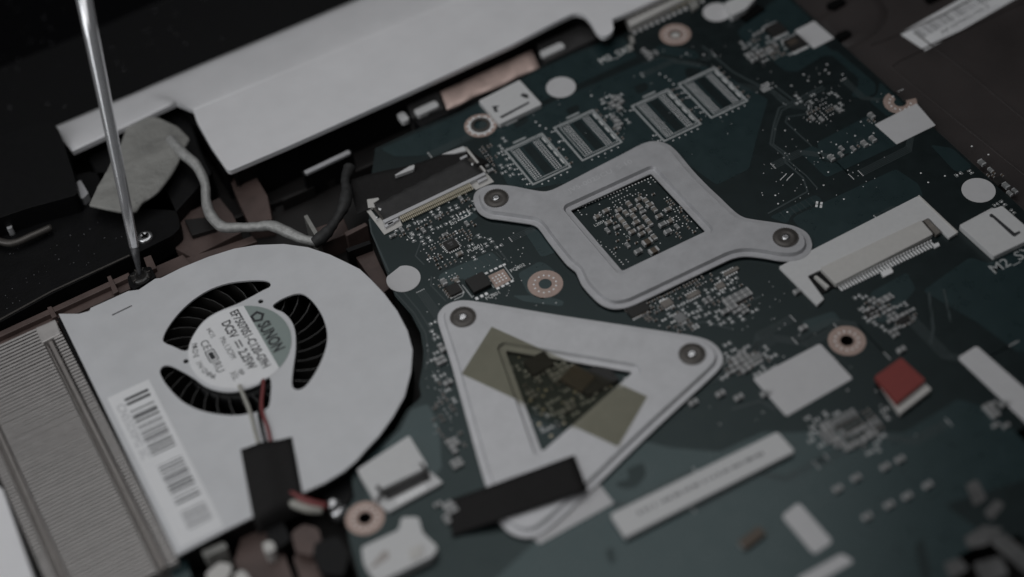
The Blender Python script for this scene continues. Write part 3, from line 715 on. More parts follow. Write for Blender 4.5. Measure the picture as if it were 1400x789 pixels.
c = P(1028, 738); b = MB(); b.prism(rnd(rect(c, 5.6, 2.2, 8), .3), .03, .9); b2 = obj('diode', b, 'capbrown', pcb, .1)
for s_ in (-1, 1):
    b = MB(); b.box((c.x + s_ * 2.4, c.y + s_ * .3), .9, 1.6, .03, .7, 8); obj('terminal', b, 'tin_end', b2)
# larger parts in the blurred field between the two brackets
for u, v, w_, h_, a_ in ((872, 424, 5.0, 3.2, 0), (912, 416, 2.6, 2.0, 0), (948, 404, 3.4, 1.4, 0), (985, 392, 2.0, 1.6, 0), (1000, 372, 3.8, 1.0, 0), (930, 436, 2.4, 2.6, 0), (1008, 412, 2.4, 2.4, 0), (1192, 428, 3.2, 2.0, 0), (1234, 440, 3.0, 1.8, 0), (1030, 492, 4.2, 2.0, 0)):
    p = P(u, v); b = MB(); b.prism(rnd(rect(p, w_, h_, a_), .15, 1), .03, .55, taper=.05); o = obj('chip', b, random.choice(('capgrey', 'capbody', 'chip')), pcb, .06)
    q = MB()
    for sy_ in (-1, 1):
        for k in range(max(2, int(w_ / .65))): q.box((p.x - w_ / 2 + .3 + k * .62, p.y + sy_ * (h_ / 2 + .2)), .3, .55, ZP, .2)
    o = obj('chip_pins', q, 'tin', o); o['kind'] = 'stuff'; used.append((p.x, p.y))
# bright gold and tin joints seen through the tape
gd = MB()
for k in range(46):
    p = P(random.uniform(700, 860), random.uniform(480, 600))
    if inside(p, px([(698, 482), (858, 512), (742, 606)])) and free(p, .9): gd.dome((p.x, p.y), random.uniform(.25, .5), ZP, .3, 8)
if gd.v:
    o = obj('gold_joint', gd, 'gold', pcb); o['kind'] = 'stuff'
# chips seen through the triangular window
c = P(737, 500); chip(c, 5.5, 4.5, 1.0, 6, 0); c = P(790, 520); b = MB(); b.box(c, 5, 6, .03, 1.0, 20); obj('chip', b, 'capbrown', pcb, .1)
c = P(815, 520); b = MB(); b.box(c, 8, 6, .03, .8); obj('chip', b, 'chip', pcb, .1)
# plated through holes and pads scattered across the board
def scatter(poly, n, r=(.1, .18)):
    pl = px(poly); xs, ys = [p.x for p in pl], [p.y for p in pl]
    for _ in range(n):
        p = (random.uniform(min(xs), max(xs)), random.uniform(min(ys), max(ys)))
        if inside(p, pl) and free(p, .6): dot(p, random.uniform(*r))
scatter([(1040, 240), (1110, 180), (1180, 160), (1100, 290)], 40, (.07, .14))
scatter([(620, 300), (720, 340), (690, 400), (590, 350)], 50, (.08, .16))
scatter([(540, 400), (640, 400), (620, 600), (580, 560)], 30, (.08, .14))
scatter([(1110, 90), (1180, 110), (1130, 160), (1080, 130)], 30, (.07, .14))
scatter([(690, 250), (740, 400), (800, 430), (700, 420)], 26)
scatter([(1000, 430), (1160, 420), (1250, 520), (1020, 480)], 26)
# silkscreened part outlines with empty pads
marks = MB()
def outline_part(p, w_, h_, ang):
    ca_, sa_ = math.cos(R(ang)), math.sin(R(ang))
    def tr_(x, y): return Vector((p[0] + x * ca_ - y * sa_, p[1] + x * sa_ + y * ca_))
    for sx_ in (-1, 1):
        line([tr_(sx_ * w_ * .2, h_ / 2), tr_(sx_ * w_ / 2, h_ / 2), tr_(sx_ * w_ / 2, -h_ / 2), tr_(sx_ * w_ * .2, -h_ / 2)], .11, ZP, .02, marks)
        pad(tr_(sx_ * w_ * .24, 0), w_ * .22, h_ * .5, ang)
def outlines(poly, n, d=1.5):
    pl = px(poly); xs, ys = [p.x for p in pl], [p.y for p in pl]; k = 0
    for _ in range(n * 25):
        if k >= n: break
        p = (random.uniform(min(xs), max(xs)), random.uniform(min(ys), max(ys)))
        if inside(p, pl) and free(p, d): outline_part(p, random.choice((1.3, 1.5, 1.9)), random.choice((.8, .9)), random.choice((0, 90))); k += 1
for pl_, n_ in (([(575, 330), (640, 305), (690, 340), (660, 350), (600, 372)], 22), ([(530, 318), (660, 262), (650, 290), (560, 330)], 24), ([(650, 200), (690, 190), (700, 240), (660, 230)], 10), ([(820, 135), (845, 125), (860, 170), (840, 178)], 8), ([(1010, 60), (1050, 35), (1085, 75), (1030, 90)], 16),
                ([(1085, 130), (1140, 125), (1160, 150), (1110, 175)], 14), ([(850, 420), (1000, 370), (1035, 430), (960, 450)], 34), ([(980, 470), (1060, 470), (1060, 510), (985, 520)], 14), ([(592, 440), (625, 560), (600, 600), (585, 520)], 16), ([(700, 485), (850, 515), (745, 600)], 26), ([(1170, 400), (1260, 420), (1230, 460), (1180, 440)], 16), ([(1100, 565), (1215, 560), (1200, 620), (1110, 610)], 30), ([(1300, 235), (1330, 225), (1385, 290), (1360, 290)], 10)):
    outlines(pl_, n_)
scatter([(560, 330), (720, 320), (700, 420), (600, 420)], 70, (.09, .17)); scatter([(1030, 100), (1250, 130), (1200, 260), (1040, 290)], 120, (.07, .15)); scatter([(880, 60), (1100, 20), (1040, 130)], 40, (.07, .14))
scatter([(845, 420), (1060, 370), (1100, 470), (960, 460)], 60, (.08, .16)); scatter([(780, 290), (890, 238), (962, 316), (850, 368)], 40, (.1, .16)); scatter([(580, 430), (640, 600), (590, 620)], 60, (.1, .18)); scatter([(690, 480), (860, 515), (740, 610)], 60, (.12, .22))
scatter([(900, 570), (1060, 500), (1300, 480), (1250, 640)], 60, (.1, .2)); scatter([(700, 160), (880, 90), (1040, 130), (1020, 220), (800, 240)], 60, (.07, .13))
o = obj('silkscreen_mark', marks, 'silkgrey', pcb); o['kind'] = 'stuff'
# bundles of fine parallel tracks
rt = random.Random(21)
bund = MB()
for (u0, v0, n_, d1, d2, d3) in ((1060, 230, 5, (8, 0), (5, -5), (0, -8)), (700, 330, 4, (6, 0), (4, 4), (0, 5)), (570, 400, 5, (0, -12), (4, -4), (4, 0)), (1000, 500, 6, (12, 0), (5, -5), (8, 0)), (1180, 240, 5, (14, 0), (4, 4), (6, 0)), (1090, 470, 5, (10, 0), (4, -4), (0, -10)), (960, 530, 5, (14, 0), (4, 4), (9, 0)), (1240, 440, 6, (0, -12), (5, -5), (9, 0)), (1150, 110, 4, (0, -8), (3, -3), (6, 0)), (620, 460, 4, (0, -14), (3, -3), (0, -8)), (1000, 120, 4, (7, -7), (0, -6), (4, -4)), (860, 600, 4, (12, 0), (5, 5), (10, 0)), (1120, 640, 5, (14, 0), (6, -6), (9, 0)), (760, 720, 5, (10, 0), (5, -5), (16, 0)), (950, 700, 4, (16, 0), (4, -4), (10, 0)), (1200, 300, 4, (5, 0), (4, -4), (0, -7)), (590, 215, 5, (14, 0), (4, 4), (4, 0)), (880, 105, 4, (9, 0), (4, -4), (6, 0))):
    o0 = P(u0, v0)
    for k in range(n_):
        q0 = Vector((o0.x + (.45 * k if d1[0] == 0 else 0) + (.32 * k if d1[0] and d1[1] else 0), o0.y + (.45 * k if d1[0] else 0)))
        q1 = q0 + Vector(d1); q2 = q1 + Vector(d2); q3 = q2 + Vector(d3)
        line([q0, q1, q2, q3], .2, ZP, .015, bund); dots.dome((q3.x, q3.y), .16, ZP, .06, 6); dots.dome((q0.x, q0.y), .16, ZP, .06, 6)
o = obj('fine_track', bund, 'mask_line', pcb); o['kind'] = 'stuff'
o = obj('via', dots, 'tin', pcb); o['kind'] = 'stuff'
o = obj('solder_pad', pads, 'tin', pcb); o['kind'] = 'stuff'
text('M2_SX5', P(842, 75), 3.0, 0, 'silk', pcb, ZP + .02, 'silkscreen_text', sx=.95)
text('M2_SX5', P(1388, 353), 3.6, 0, 'silkgrey', pcb, ZP + .02, 'silkscreen_text', sx=1.1, bold=.03)
obj('seam', line(px([(676, 176), (740, 142), (874, 80), (905, 76), (970, 86)]), .7, ZP, .015), 'mask_dark', pcb)

# ------------------------------------------------------------------ connectors soldered to the board
def sub(name, loc, parent):
    e = bpy.data.objects.new(name, None); C.objects.link(e); e.empty_display_size = .003; place(e, Vector(loc), parent); return e
def quad(c, pts): return pts
# wide film connector near the fan, black tape on top
zl = (500, 200, .16484)
fc = sub('film_connector', P(595, 260), pcb); fc['label'] = 'long white film connector with black tape on it'
base = Q(*zl, [(5, 520), (150, 725), (1060, 290), (985, 205), (825, 0), (800, -20)], .6)
b = MB(); b.prism(Q(*zl, [(0, 525), (155, 732), (305, 655), (285, 610), (870, 330), (915, 360), (1065, 293), (985, 200), (100, 600), (30, 510)], .3), .02, .3); obj('base_frame', b, 'cream_plastic', fc, .08)
b = MB(); b.prism(Q(*zl, [(985, 215), (1000, 205), (850, 20), (828, 0), (818, 12)], .9), .02, .9); obj('end_frame', b, 'cream_plastic', fc, .08)
b = MB(); b.prism(Q(*zl, [(10, 440), (105, 425), (112, 440), (65, 470), (80, 505), (20, 510)], .9), .02, .9); obj('end_frame', b, 'cream_plastic', fc, .08)
b = MB(); b.prism(Q(*zl, [(40, 490), (880, 90), (990, 225), (150, 620)], .8), .02, .8); obj('housing', b, 'darksteel', fc, .1)
b = MB(); b.prism(Q(*zl, [(140, 612), (985, 212), (998, 232), (155, 635)], 1.3), .3, 1.3); obj('metal_edge', b, 'plate2', fc, .08)
for pts in ([(150, 655), (225, 620), (235, 635), (165, 672)], [(925, 285), (1000, 250), (1008, 268), (935, 305)], [(175, 640), (265, 592), (275, 606), (190, 655)], [(780, 95), (835, 68), (845, 82), (790, 112)], [(860, 280), (915, 258), (922, 272), (868, 296)]):
    b = MB(); b.prism(Q(*zl, pts, 1.0), .3, 1.0); obj('metal_tab', b, 'plate2', fc, .05)
for pts in ([(105, 510), (130, 515), (125, 532), (105, 525)], [(85, 582), (98, 585), (96, 598), (84, 594)], [(875, 140), (890, 140), (890, 158), (877, 155)]):
    b = MB(); b.prism(Q(*zl, pts, 1.45), .8, 1.45); obj('metal_tab', b, 'tin', fc, .05)
for k in range(40):
    t = k / 39
    a0 = Q(*zl, [(285 + 575 * t, 590 - 268 * t)], .5)[0]; a1 = Q(*zl, [(300 + 585 * t, 630 - 280 * t)], .1)[0]
    d = a1 - a0
    if k == 0:
        b = MB(); b.prism(rect((0, 0), .26, 1.35), 0, .22); b.prism(rect((0, -1.0), .24, .8), -.32, -.1); b.box((0, -.62), .24, .12, -.32, .15)
        b.prism(rect((0, 1.3), .26, 1.4), .12, .34)
        pin0 = obj('pin', b, 'gold', fc); pin0.parent = None; place(pin0, Vector((a0.x, a0.y - .1, .42)), fc); 
    else: copyof(pin0, (a0.x, a0.y - .1, .42), fc)
tp = Q(*zl, [(75, 490), (160, 612), (980, 222), (830, 100)], 1.2)
n = 18; grid = []
for i in range(n + 1):
    t = i / n; A0 = tp[0].lerp(tp[3], t); B0 = tp[1].lerp(tp[2], t); row = []
    for j in range(7):
        s_ = j / 6; q = A0.lerp(B0, s_); jag = .25 * math.sin(i * 2.3) if j == 0 else 0
        row.append((q.x, q.y + jag, 1.25 + .12 * math.sin(i * 1.3 + j) * (1 if 0 < j < 6 else .2)))
    grid.append(row)
b = MB(); b.sheet(grid, .08)
tag(obj('black_tape', b, 'flaptape'), 'dark grey film tape lying on the wide film connector', 'tape')

def notch_connector(pxs, z, lab, notch, back_strip=None, mt='white_plastic'):
    q = px(pxs, z); cen = sum(q, Vector()) / len(q)
    e = sub('white_connector', (cen.x, cen.y, 0), pcb); e['label'] = lab
    b = MB(); b.prism(rnd(q, .35, 2), .02, z); obj('housing', b, mt, e, .2)
    for nn in notch:
        b = MB(); b.prism(px(nn, z), z - .02, z + .03); obj('slot', b, 'ink', e)
    return e
z4 = (540, 20, .22857)
def zq(zoom, pts): return [(zoom[0] + x * zoom[2], zoom[1] + y * zoom[2]) for x, y in pts]
e = notch_connector(zq(z4, [(500, 515), (745, 390), (880, 535), (625, 655)]), 1.4, 'square white connector near the copper foil',
    [zq(z4, [(580, 548), (625, 545), (605, 562), (620, 580), (598, 584)]), zq(z4, [(765, 470), (795, 478), (800, 500), (775, 498), (748, 484)]), zq(z4, [(625, 612), (800, 520), (806, 530), (640, 620)])])
for k in range(9):
    p = P(*zq(z4, [(640 + 19 * k, 650 - 9.5 * k)])[0]); b = MB(); b.box((p.x, p.y - .2), .32, 1.2, .03, .4); obj('pin', b, 'tin', e)
b = MB(); b.prism(px(zq(z4, [(655, 660), (730, 625), (735, 635), (665, 668)])), ZP, ZP + .03, bottom=False); obj('silkscreen_bar', b, 'silkgrey', pcb)
# big white ribbon connector on the right
zc = (1060, 260, .2154)
e = sub('ribbon_connector', P(1190, 330), pcb); e['label'] = 'long white ribbon connector beside the square bracket'
b = MB(); b.prism(rnd(px(zq(zc, [(22, 486), (905, 36), (1152, 272), (1103, 303), (1020, 225), (975, 175), (205, 545), (310, 690), (266, 730)]), .8), .3, 2), .02, .8); obj('base_frame', b, 'white_plastic', e, .15)
b = MB(); b.prism(px(zq(zc, [(205, 545), (975, 175), (1045, 262), (300, 655)]), .3), .02, .3); obj('tray', b, 'blackplastic', e)
b = MB(); b.prism(rnd(px(zq(zc, [(285, 492), (925, 190), (1002, 278), (385, 595)]), 1.5), .3, 2), .1, 1.5); obj('latch', b, 'cream_plastic', e, .2)
b = MB(); b.prism(px(zq(zc, [(905, 36), (912, 30), (1160, 265), (1152, 272)]), .9), .02, .9); obj('end_strip', b, 'cream_plastic', e)
b = MB(); b.prism(px(zq(zc, [(245, 545), (262, 540), (345, 610), (325, 622)]), 1.2), .1, 1.2); obj('latch_arm', b, 'cream_plastic', e, .1)
b = MB(); b.prism(px(zq(zc, [(940, 190), (968, 180), (1050, 265), (1020, 285)]), 1.0), .1, 1.0); obj('latch_arm', b, 'capbody', e, .1)
for k in range(32):
    t = k / 31; p = P(*zq(zc, [(400 + 585 * t, 608 - 278 * t)])[0], .2)
    if k == 0:
        b = MB(); b.box((0, 0), .42, 1.7, 0, .22); b.box((0, .75), .42, .3, 0, .7); pin1 = obj('pin', b, 'tin', e); pin1.parent = None; place(pin1, Vector((p.x, p.y - .7, .06)), e)
    else: copyof(pin1, (p.x, p.y - .7, .06), e)
b = MB(); b.prism(rnd(px(zq(zc, [(1000, 345), (1035, 330), (1045, 352), (1010, 368)]), .4), .2), .02, .4); obj('solder_tab', b, 'tin', e)
b = MB(); b.prism(rnd(px(zq(zc, [(668, 520), (735, 490), (750, 520), (685, 552)]), .4), .2), .02, .4); obj('solder_tab', b, 'tin', e)
# white socket at the right border
zs = (1280, 220, .2281)
e = notch_connector(zq(zs, [(138, 385), (335, 280), (350, 285), (395, 268), (530, 385), (560, 470), (345, 572)]), 1.5, 'white socket with an L shaped slot beside the round sticker at the case edge',
    [zq(zs, [(318, 322), (332, 316), (350, 330), (470, 432), (500, 420), (505, 432), (470, 455), (455, 448), (340, 342), (322, 336)])])
# two white sockets below the fan
z5 = (460, 580, .2647)
e = sub('white_connector', P(545, 640), pcb); e['label'] = 'white socket with dark open mouth above the copper screw ring'
b = MB(); b.prism(rnd(px(zq(z5, [(105, 235), (375, 58), (470, 215), (440, 235), (230, 335), (200, 395)]), 2.5), .5, 3), .02, 2.5); obj('housing', b, 'white_plastic', e, .3)
b = MB(); b.prism(rnd(px(zq(z5, [(250, 365), (480, 240), (550, 300), (270, 452), (200, 395)]), .8), .4), .02, .8); obj('lip', b, 'white_plastic', e, .2)
b = MB(); b.prism(px(zq(z5, [(235, 340), (470, 235), (485, 280), (262, 392)]), 1.1), .05, 1.1); obj('mouth', b, 'flaptape', e)
for pts in ([(200, 325), (215, 310), (245, 355), (235, 365)], [(425, 200), (440, 195), (480, 250), (468, 258)]):
    b = MB(); b.prism(px(zq(z5, pts), 2.7), 2.4, 2.62); obj('slot', b, 'flaptape', e)
for k in range(6):
    p = P(*zq(z5, [(330 + 24 * k, 405 - 12 * k)])[0]); b = MB(); b.box((p.x, p.y), .6, 1.2, .8, 1.0); obj('pin', b, 'tin', e)
e = sub('white_connector', P(545, 755), pcb); e['label'] = 'white wire socket with stepped outline below the copper screw ring'
b = MB(); b.prism(rnd(px(zq(z5, [(128, 635), (322, 545), (335, 480), (425, 478), (445, 560), (525, 635), (500, 680), (230, 810), (190, 795), (140, 720)]), 2.2), .8, 3), .02, 2.2); obj('housing', b, 'white_plastic', e, .4)
b = MB(); b.prism(px(zq(z5, [(235, 660), (265, 650), (275, 690), (180, 750), (175, 735)]), 2.2), 2.1, 2.22); obj('slot', b, 'rail', e)
b = MB(); b.prism(rnd(px(zq(z5, [(370, 655), (440, 620), (450, 680), (385, 710)]), 2.2), .4), 2.1, 2.45); obj('latch', b, 'cream_plastic', e, .2)
# header connector at the very top, half under the silver strip
e = sub('header_connector', P(890, 18), pcb); e['label'] = 'cream multi pin header at the edge of the silver strip'
b = MB(); b.prism(px([(853, 21), (905, -3), (960, -30), (968, -18), (862, 36)], 2.5), .02, 2.5); obj('housing', b, 'cream_plastic', e, .2)
for k in range(13):
    t = k / 12; p = P(862 + 92 * t, 34 - 43 * t, 1)
    b = MB(); b.box((p.x, p.y - .6), .8, 1.6, .02, 1.4); obj('pin', b, 'gold', e, .1)
    p = P(868 + 92 * t, 44 - 43 * t, .3); b = MB(); b.box((p.x, p.y), .7, 1.0, .02, .3); obj('pin', b, 'tin', e)
    b = MB(); q_ = P(857 + 88 * t, 22 - 41 * t, 2.5); b.box((q_.x, q_.y), .5, 2.6, 2.45, 2.6); obj('groove', b, 'rail', e)
e = sub('corner_connector', P(1010, 0), pcb)
b = MB(); b.prism(rnd(px([(990, 4), (1030, -14), (1034, -4), (1020, 12), (1000, 22)], 2), .8), .02, 2); obj('housing', b, 'white_plastic', e, .3)
b = MB(); b.prism(px([(1008, 20), (1036, 5), (1046, 12), (1020, 30)], .5), .02, .5); obj('mouth', b, 'hole', e)
e = sub('metal_clip', P(948, 4), pcb)
b = MB(); b.prism(rnd(px([(938, -6), (948, -10), (956, 8), (946, 14)], 1), .5), .02, 1); obj('clip', b, 'greytape', e, .2)
for q in ([(860, 50), (866, 48), (868, 58), (862, 60)], [(858, 62), (864, 60), (866, 68), (860, 70)]):
    b = MB(); b.prism(px(q, .4), .02, .4); obj('terminal', b, 'greytape', e)
# red slide switch
zq8 = (1080, 420, .27875)
e = sub('red_switch', P(1233, 525), pcb); e['label'] = 'square red switch block on a white base'
b = MB(); b.prism(rnd(px(zq8[:2] and zq(zq8, [(440, 372), (560, 275), (694, 402), (540, 522)]), 1.2), .3), .02, 1.2); obj('base', b, 'cream_plastic', e, .2)
b = MB(); b.prism(rnd(px(zq(zq8, [(415, 340), (545, 247), (665, 357), (525, 472)]), 2.4), .3), 1.2, 2.4); obj('cap', b, 'red', e, .25)
# slim white header bar with print
zw = (700, 589, .25344)
e = sub('slot_bar', P(960, 660), pcb); e['label'] = 'long slim white bar with a dark printed line, in the front of the board'
b = MB(); b.prism(rnd(px([(834, 703), (1063, 590), (1087, 617), (855, 735)], 1.3), .7, 3), .02, 1.3); bar = obj('bar', b, 'white_plastic', e, .2)
pa, pb = P(872, 702, 1.3), P(1046, 618, 1.3)
for k in range(26):
    t0 = k / 26 + random.uniform(0, .01); t1 = t0 + random.uniform(.012, .04)
    b = MB(); line([pa.lerp(pb, t0), pa.lerp(pb, min(1, t1))], random.choice((.5, .8, .7)), 1.3, .015, b); obj('printed_mark', b, 'inkgrey', bar)

# ================================================================== stickers on the board
def sticker(pts, lab, name='white_sticker', group=None, r_=.25, z=.03, th=.12, mt='sticker'):
    b = MB(); b.prism(rnd(px(pts), r_, 3), z, z + th); return tag(obj(name, b, mt, None, .03), lab, 'sticker', group)
def round_sticker(c, r_, lab):
    p = P(*c); b = MB(); b.prism(circ(p, r_, 48), .03, .13); return tag(obj('round_sticker', b, 'sticker', None, .03), lab, 'sticker')
p = P(551.7, 381.5); pts = circ(p, 3.95, 48); ex = P(531, 378); cut = [q for q in pts]
dirn = (P(528, 364) - p).normalized()
cut = [Vector((q.x, q.y)) - dirn.to_2d() * max(0, (q - p.to_2d()).dot(dirn.to_2d()) - 3.35) for q in pts]
b = MB(); b.prism(cut, .03, .13); tag(obj('round_sticker', b, 'sticker'), 'round white sticker at the board edge beside the fan rim', 'sticker')
round_sticker((1337.8, 260.5), 3.85, 'round white sticker above the white socket at the case edge')
round_sticker((767, 119.7), 3.75, 'round white sticker beside the square white connector and printed M2 mark')
round_sticker((980, 17), 3.6, 'round white sticker next to the cream pin header')
sticker([(1086, 42.7), (1113, 29), (1140.6, 52.6), (1112.5, 67)], 'small square white sticker over two black chips near the board edge')
sticker([(1195.7, 171), (1253, 142), (1279, 172), (1226, 198)], 'square white sticker tucked against the cut copper ring at the board edge', z=.07)
sticker([(1029, 518), (1121, 470), (1166, 518), (1075, 570)], 'large rectangular white sticker beside a copper screw ring', r_=.6)
sticker([(1308.6, 490), (1335, 473), (1450, 575), (1425, 600)], 'long narrow white sticker running past the red switch', r_=.8)
sticker([(1068, 706), (1092, 687), (1139, 741), (1113, 759)], 'small white pad with rounded corners in front of the slim white bar', r_=1.0)
sticker([(1088, 792), (1151, 757), (1168, 768), (1110, 802)], 'narrow white strip in front of the small rounded pad', r_=.8)
zt3 = (590, 400, .4437)
b = MB(); b.prism(rnd(px(zq(zt3, [(562, 650), (332, 777), (235, 672), (480, 545)])), .4), .03, .2); tag(obj('white_sticker', b, 'sticker'), 'white sheet sticking out from under the triangular bracket corner', 'sticker')

# ================================================================== stamped steel brackets
def knurled_nut(c, z, parent, r_=3.0):
    n = 32; ring = []
    pts = []
    for k in range(n * 2):
        a = 2 * math.pi * k / (2 * n); rr = r_ if k % 2 else r_ * .93
        pts.append(Vector((c[0] + rr * math.cos(a), c[1] + rr * math.sin(a))))
    b = MB(); b.prism(pts, z - .3, z + .22); nt = obj('knurled_nut', b, 'darksteel', parent)
    b = MB(); b.lathe(c, [(r_ * .88, z + .2), (r_ * .84, z + .29), (r_ * .5, z + .3), (r_ * .42, z + .24)], 32); obj('washer_face', b, 'darksteel', nt)
    b = MB(); b.lathe(c, [(r_ * .32, z + .2), (r_ * .30, z + .42), (r_ * .2, z + .5), (r_ * .08, z + .46)], 20); obj('rivet', b, 'steel', nt)
    return nt
def bracket(name, outer_px, win_px, zf, zp, flange, lip, nuts, lab, mt, wr=.4):
    o2 = smooth(px(outer_px, zf), 4); w2 = rnd(px(win_px, zf), wr, 3)
    cen = P(*nuts[0], 0)
    t = thing(name, lab, 'bracket', (sum(p.x for p in o2) / len(o2), sum(p.y for p in o2) / len(o2), 0))
    b = MB(); b.prism(o2, zf - .35, zf, [w2], taper=.06, sm=False); pl = obj('flange', b, mt, t, .08)
    o3 = inset(o2, flange); w3 = rnd(inset(rnd(px(win_px, zf), .01, 1), -lip), 1.6, 5)
    b = MB(); b.prism(o3, zf - .05, zp, [w3], taper=.45, bottom=False); obj('raised_plate', b, mt, t, .22, 3, 20)
    for u in nuts: knurled_nut(P(*u, zp), zp, t)
    b = MB()
    for u in nuts: p = P(*u, 0); b.lathe(p, [(2.2, .02), (2.2, zf - .3), (.1, zf - .3)], 20)
    obj('standoff', b, 'steel', t)
    return t, w3
zg = (640, 190, .34286)
gp = zq(zg, [(20, 240), (33, 207), (75, 186), (120, 182), (180, 187), (245, 200), (300, 208), (338, 200), (400, 170), (500, 118), (600, 67), (695, 18), (745, 8), (792, 18), (832, 48), (900, 128), (960, 190), (1005, 232), (1060, 285), (1097, 310), (1140, 320), (1230, 333), (1300, 346), (1348, 370), (1370, 405), (1370, 440), (1345, 470), (1300, 486), (1245, 486), (1180, 475), (1110, 468), (1060, 476), (1000, 502), (820, 588), (700, 645), (640, 670), (580, 677), (530, 660), (490, 625), (455, 585), (440, 555), (428, 530), (408, 513), (385, 492), (320, 410), (282, 358), (258, 342), (220, 335), (130, 322), (78, 314), (38, 288)])
br1, _ = bracket('square_bracket', gp, zq(zg, [(410, 285), (730, 138), (945, 368), (615, 525)]), .9, 1.7, 1.3, 1.25, [zq(zg, [(112, 237)])[0], zq(zg, [(1266, 394)])[0]], 'grey steel bracket with a square window and two knurled nuts on arms', 'plate')
text('JV5-0025CU  S-10', Q(*zg, [(528, 148)], 1.7)[0], 1.9, 0, 'plate2', br1, 1.712, 'stamped_text', sx=1.25)
zt3 = (590, 400, .4437)
tpx = zq(zt3, [(18, 82), (30, 50), (60, 30), (100, 23), (160, 30), (280, 50), (400, 70), (550, 93), (700, 116), (820, 136), (868, 155), (895, 187), (897, 215), (880, 243), (820, 300), (700, 410), (600, 505), (520, 583), (430, 665), (350, 735), (300, 755), (250, 745), (215, 715), (195, 675), (165, 590), (135, 490), (110, 400), (85, 310), (60, 220), (38, 150)])
br2, _ = bracket('triangular_bracket', tpx, zq(zt3, [(228, 178), (620, 245), (340, 490)]), .9, 1.7, 1.3, 1.3, [zq(zt3, [(97, 76)])[0], zq(zt3, [(803, 190)])[0]], 'pale steel bracket with a triangular window, taped at one corner', 'plate2', .8)

def strip_tape(name, quadpx, zs_, mt, lab, n=14, wav=.03, cat='tape', th=.06):
    a0, a1, b1, b0 = quadpx       # top edge start->end, lower edge end, lower edge start
    grid = []
    for i in range(n + 1):
        t = i / n; zc_ = zs_(t); u0 = P(a0[0] + (a1[0] - a0[0]) * t, a0[1] + (a1[1] - a0[1]) * t, zc_); u1 = P(b0[0] + (b1[0] - b0[0]) * t, b0[1] + (b1[1] - b0[1]) * t, zc_)
        row = []
        for j in range(7):
            q = u0.lerp(u1, j / 6); row.append((q.x, q.y, zc_ + wav * math.sin(i * 1.1 + j * 1.9)))
        grid.append(row)
    b = MB(); b.sheet(grid, th); return tag(obj(name, b, mt), lab, cat)
strip_tape('amber_tape', zq(zt3, [(185, 105), (665, 320), (575, 475), (92, 250)]), lambda t: 1.86, 'amber', 'see through yellowish tape strip across the triangular window', wav=.035, th=.05)
strip_tape('black_tape', [(612, 685), (785, 622), (804, 671), (618, 733)], lambda t: .6 + 1.75 * min(1, max(0, (t - .05) / .35)), 'blacktape', 'black cloth tape over the lower corner of the triangular bracket', wav=.03)

# ================================================================== cooling fan
ZF = 2.6
zf_ = (200, 370, .2661)
fan = thing('cooling_fan', 'silver blower fan with round label, barcode and curved air slots', 'fan', P(330, 520, -6))
fo = px([(80, 429), (108, 429), (122, 425), (124, 421), (142, 413), (175, 398), (190, 396), (212, 381), (220, 380), (248, 366), (285, 351), (320, 340), (350, 335), (388, 333.5), (421, 338), (451, 348), (472, 358), (492, 368), (507, 382), (525, 401), (543, 425), (557, 452), (564, 478), (562, 508), (553, 542), (537, 570), (518, 596), (500, 615), (487, 630), (469, 645), (444, 660), (413, 674), (347, 706), (312, 723), (241, 760)], ZF)
slotA = smooth(Q(*zf_, [(85, 350), (110, 293), (165, 220), (240, 150), (330, 95), (430, 62), (540, 50), (610, 51), (637, 64), (634, 84), (600, 101), (480, 165), (400, 197), (330, 232), (280, 275), (245, 330), (225, 385), (212, 408), (185, 410), (140, 390), (97, 372)], ZF), 3)
slotB = smooth(Q(*zf_, [(650, 180), (680, 155), (730, 130), (780, 117), (818, 126), (862, 166), (902, 228), (926, 300), (928, 370), (905, 450), (865, 530), (822, 590), (785, 612), (757, 604), (748, 575), (755, 500), (766, 420), (768, 350), (760, 292), (737, 247), (702, 214), (666, 199)], ZF), 3)
slotC = smooth(Q(*zf_, [(70, 512), (92, 488), (130, 490), (200, 525), (250, 555), (300, 592), (370, 617), (450, 622), (540, 600), (600, 572), (628, 548), (640, 570), (640, 620), (632, 690), (612, 713), (570, 726), (470, 743), (370, 738), (270, 715), (180, 668), (110, 595), (78, 545)], ZF), 3)
pinh = [circ(Q(*zf_, [(588, 158)], ZF)[0], .62, 14), circ(Q(*zf_, [(204, 465)], ZF)[0], .62, 14)]
slit = px([(153, 430), (180, 417), (181, 418.5), (154, 431.5)], ZF)
b = MB(); b.prism(fo, ZF - .5, ZF, [slotA, slotB, slotC, slit] + pinh); obj('cover_plate', b, 'fan', fan, .08)
cin = inset(fo, 1.0)
b = MB(); b.prism(inset(fo, .6), -6, ZF - .5, [inset(fo, 2.0)]); obj('housing_wall', b, 'blackplastic', fan)
b = MB(); b.prism(inset(fo, .8), -6.5, -5.5); obj('housing_floor', b, 'hole', fan)
FC = Q(*zf_, [(488, 395)], ZF)[0]
b = MB(); b.lathe(FC, [(13.0, -5.4), (13.0, .8), (12.0, 1.2), (.1, 1.2)], 40); imp = obj('impeller_hub', b, 'blackplastic', fan)
NB = 31
bl = MB(); prof = []
for k in range(7):
    r_ = 12.6 + k * 2.3; a = .05 * k + .008 * k * k; prof.append((r_ * math.cos(a), r_ * math.sin(a)))
for sg in (0, 1):
    pass
bl.prism([Vector(p) for p in prof] + [Vector((p[0] * math.cos(.014) - p[1] * math.sin(.014), p[0] * math.sin(.014) + p[1] * math.cos(.014))) for p in prof[::-1]], -5, 1.3)
first = None
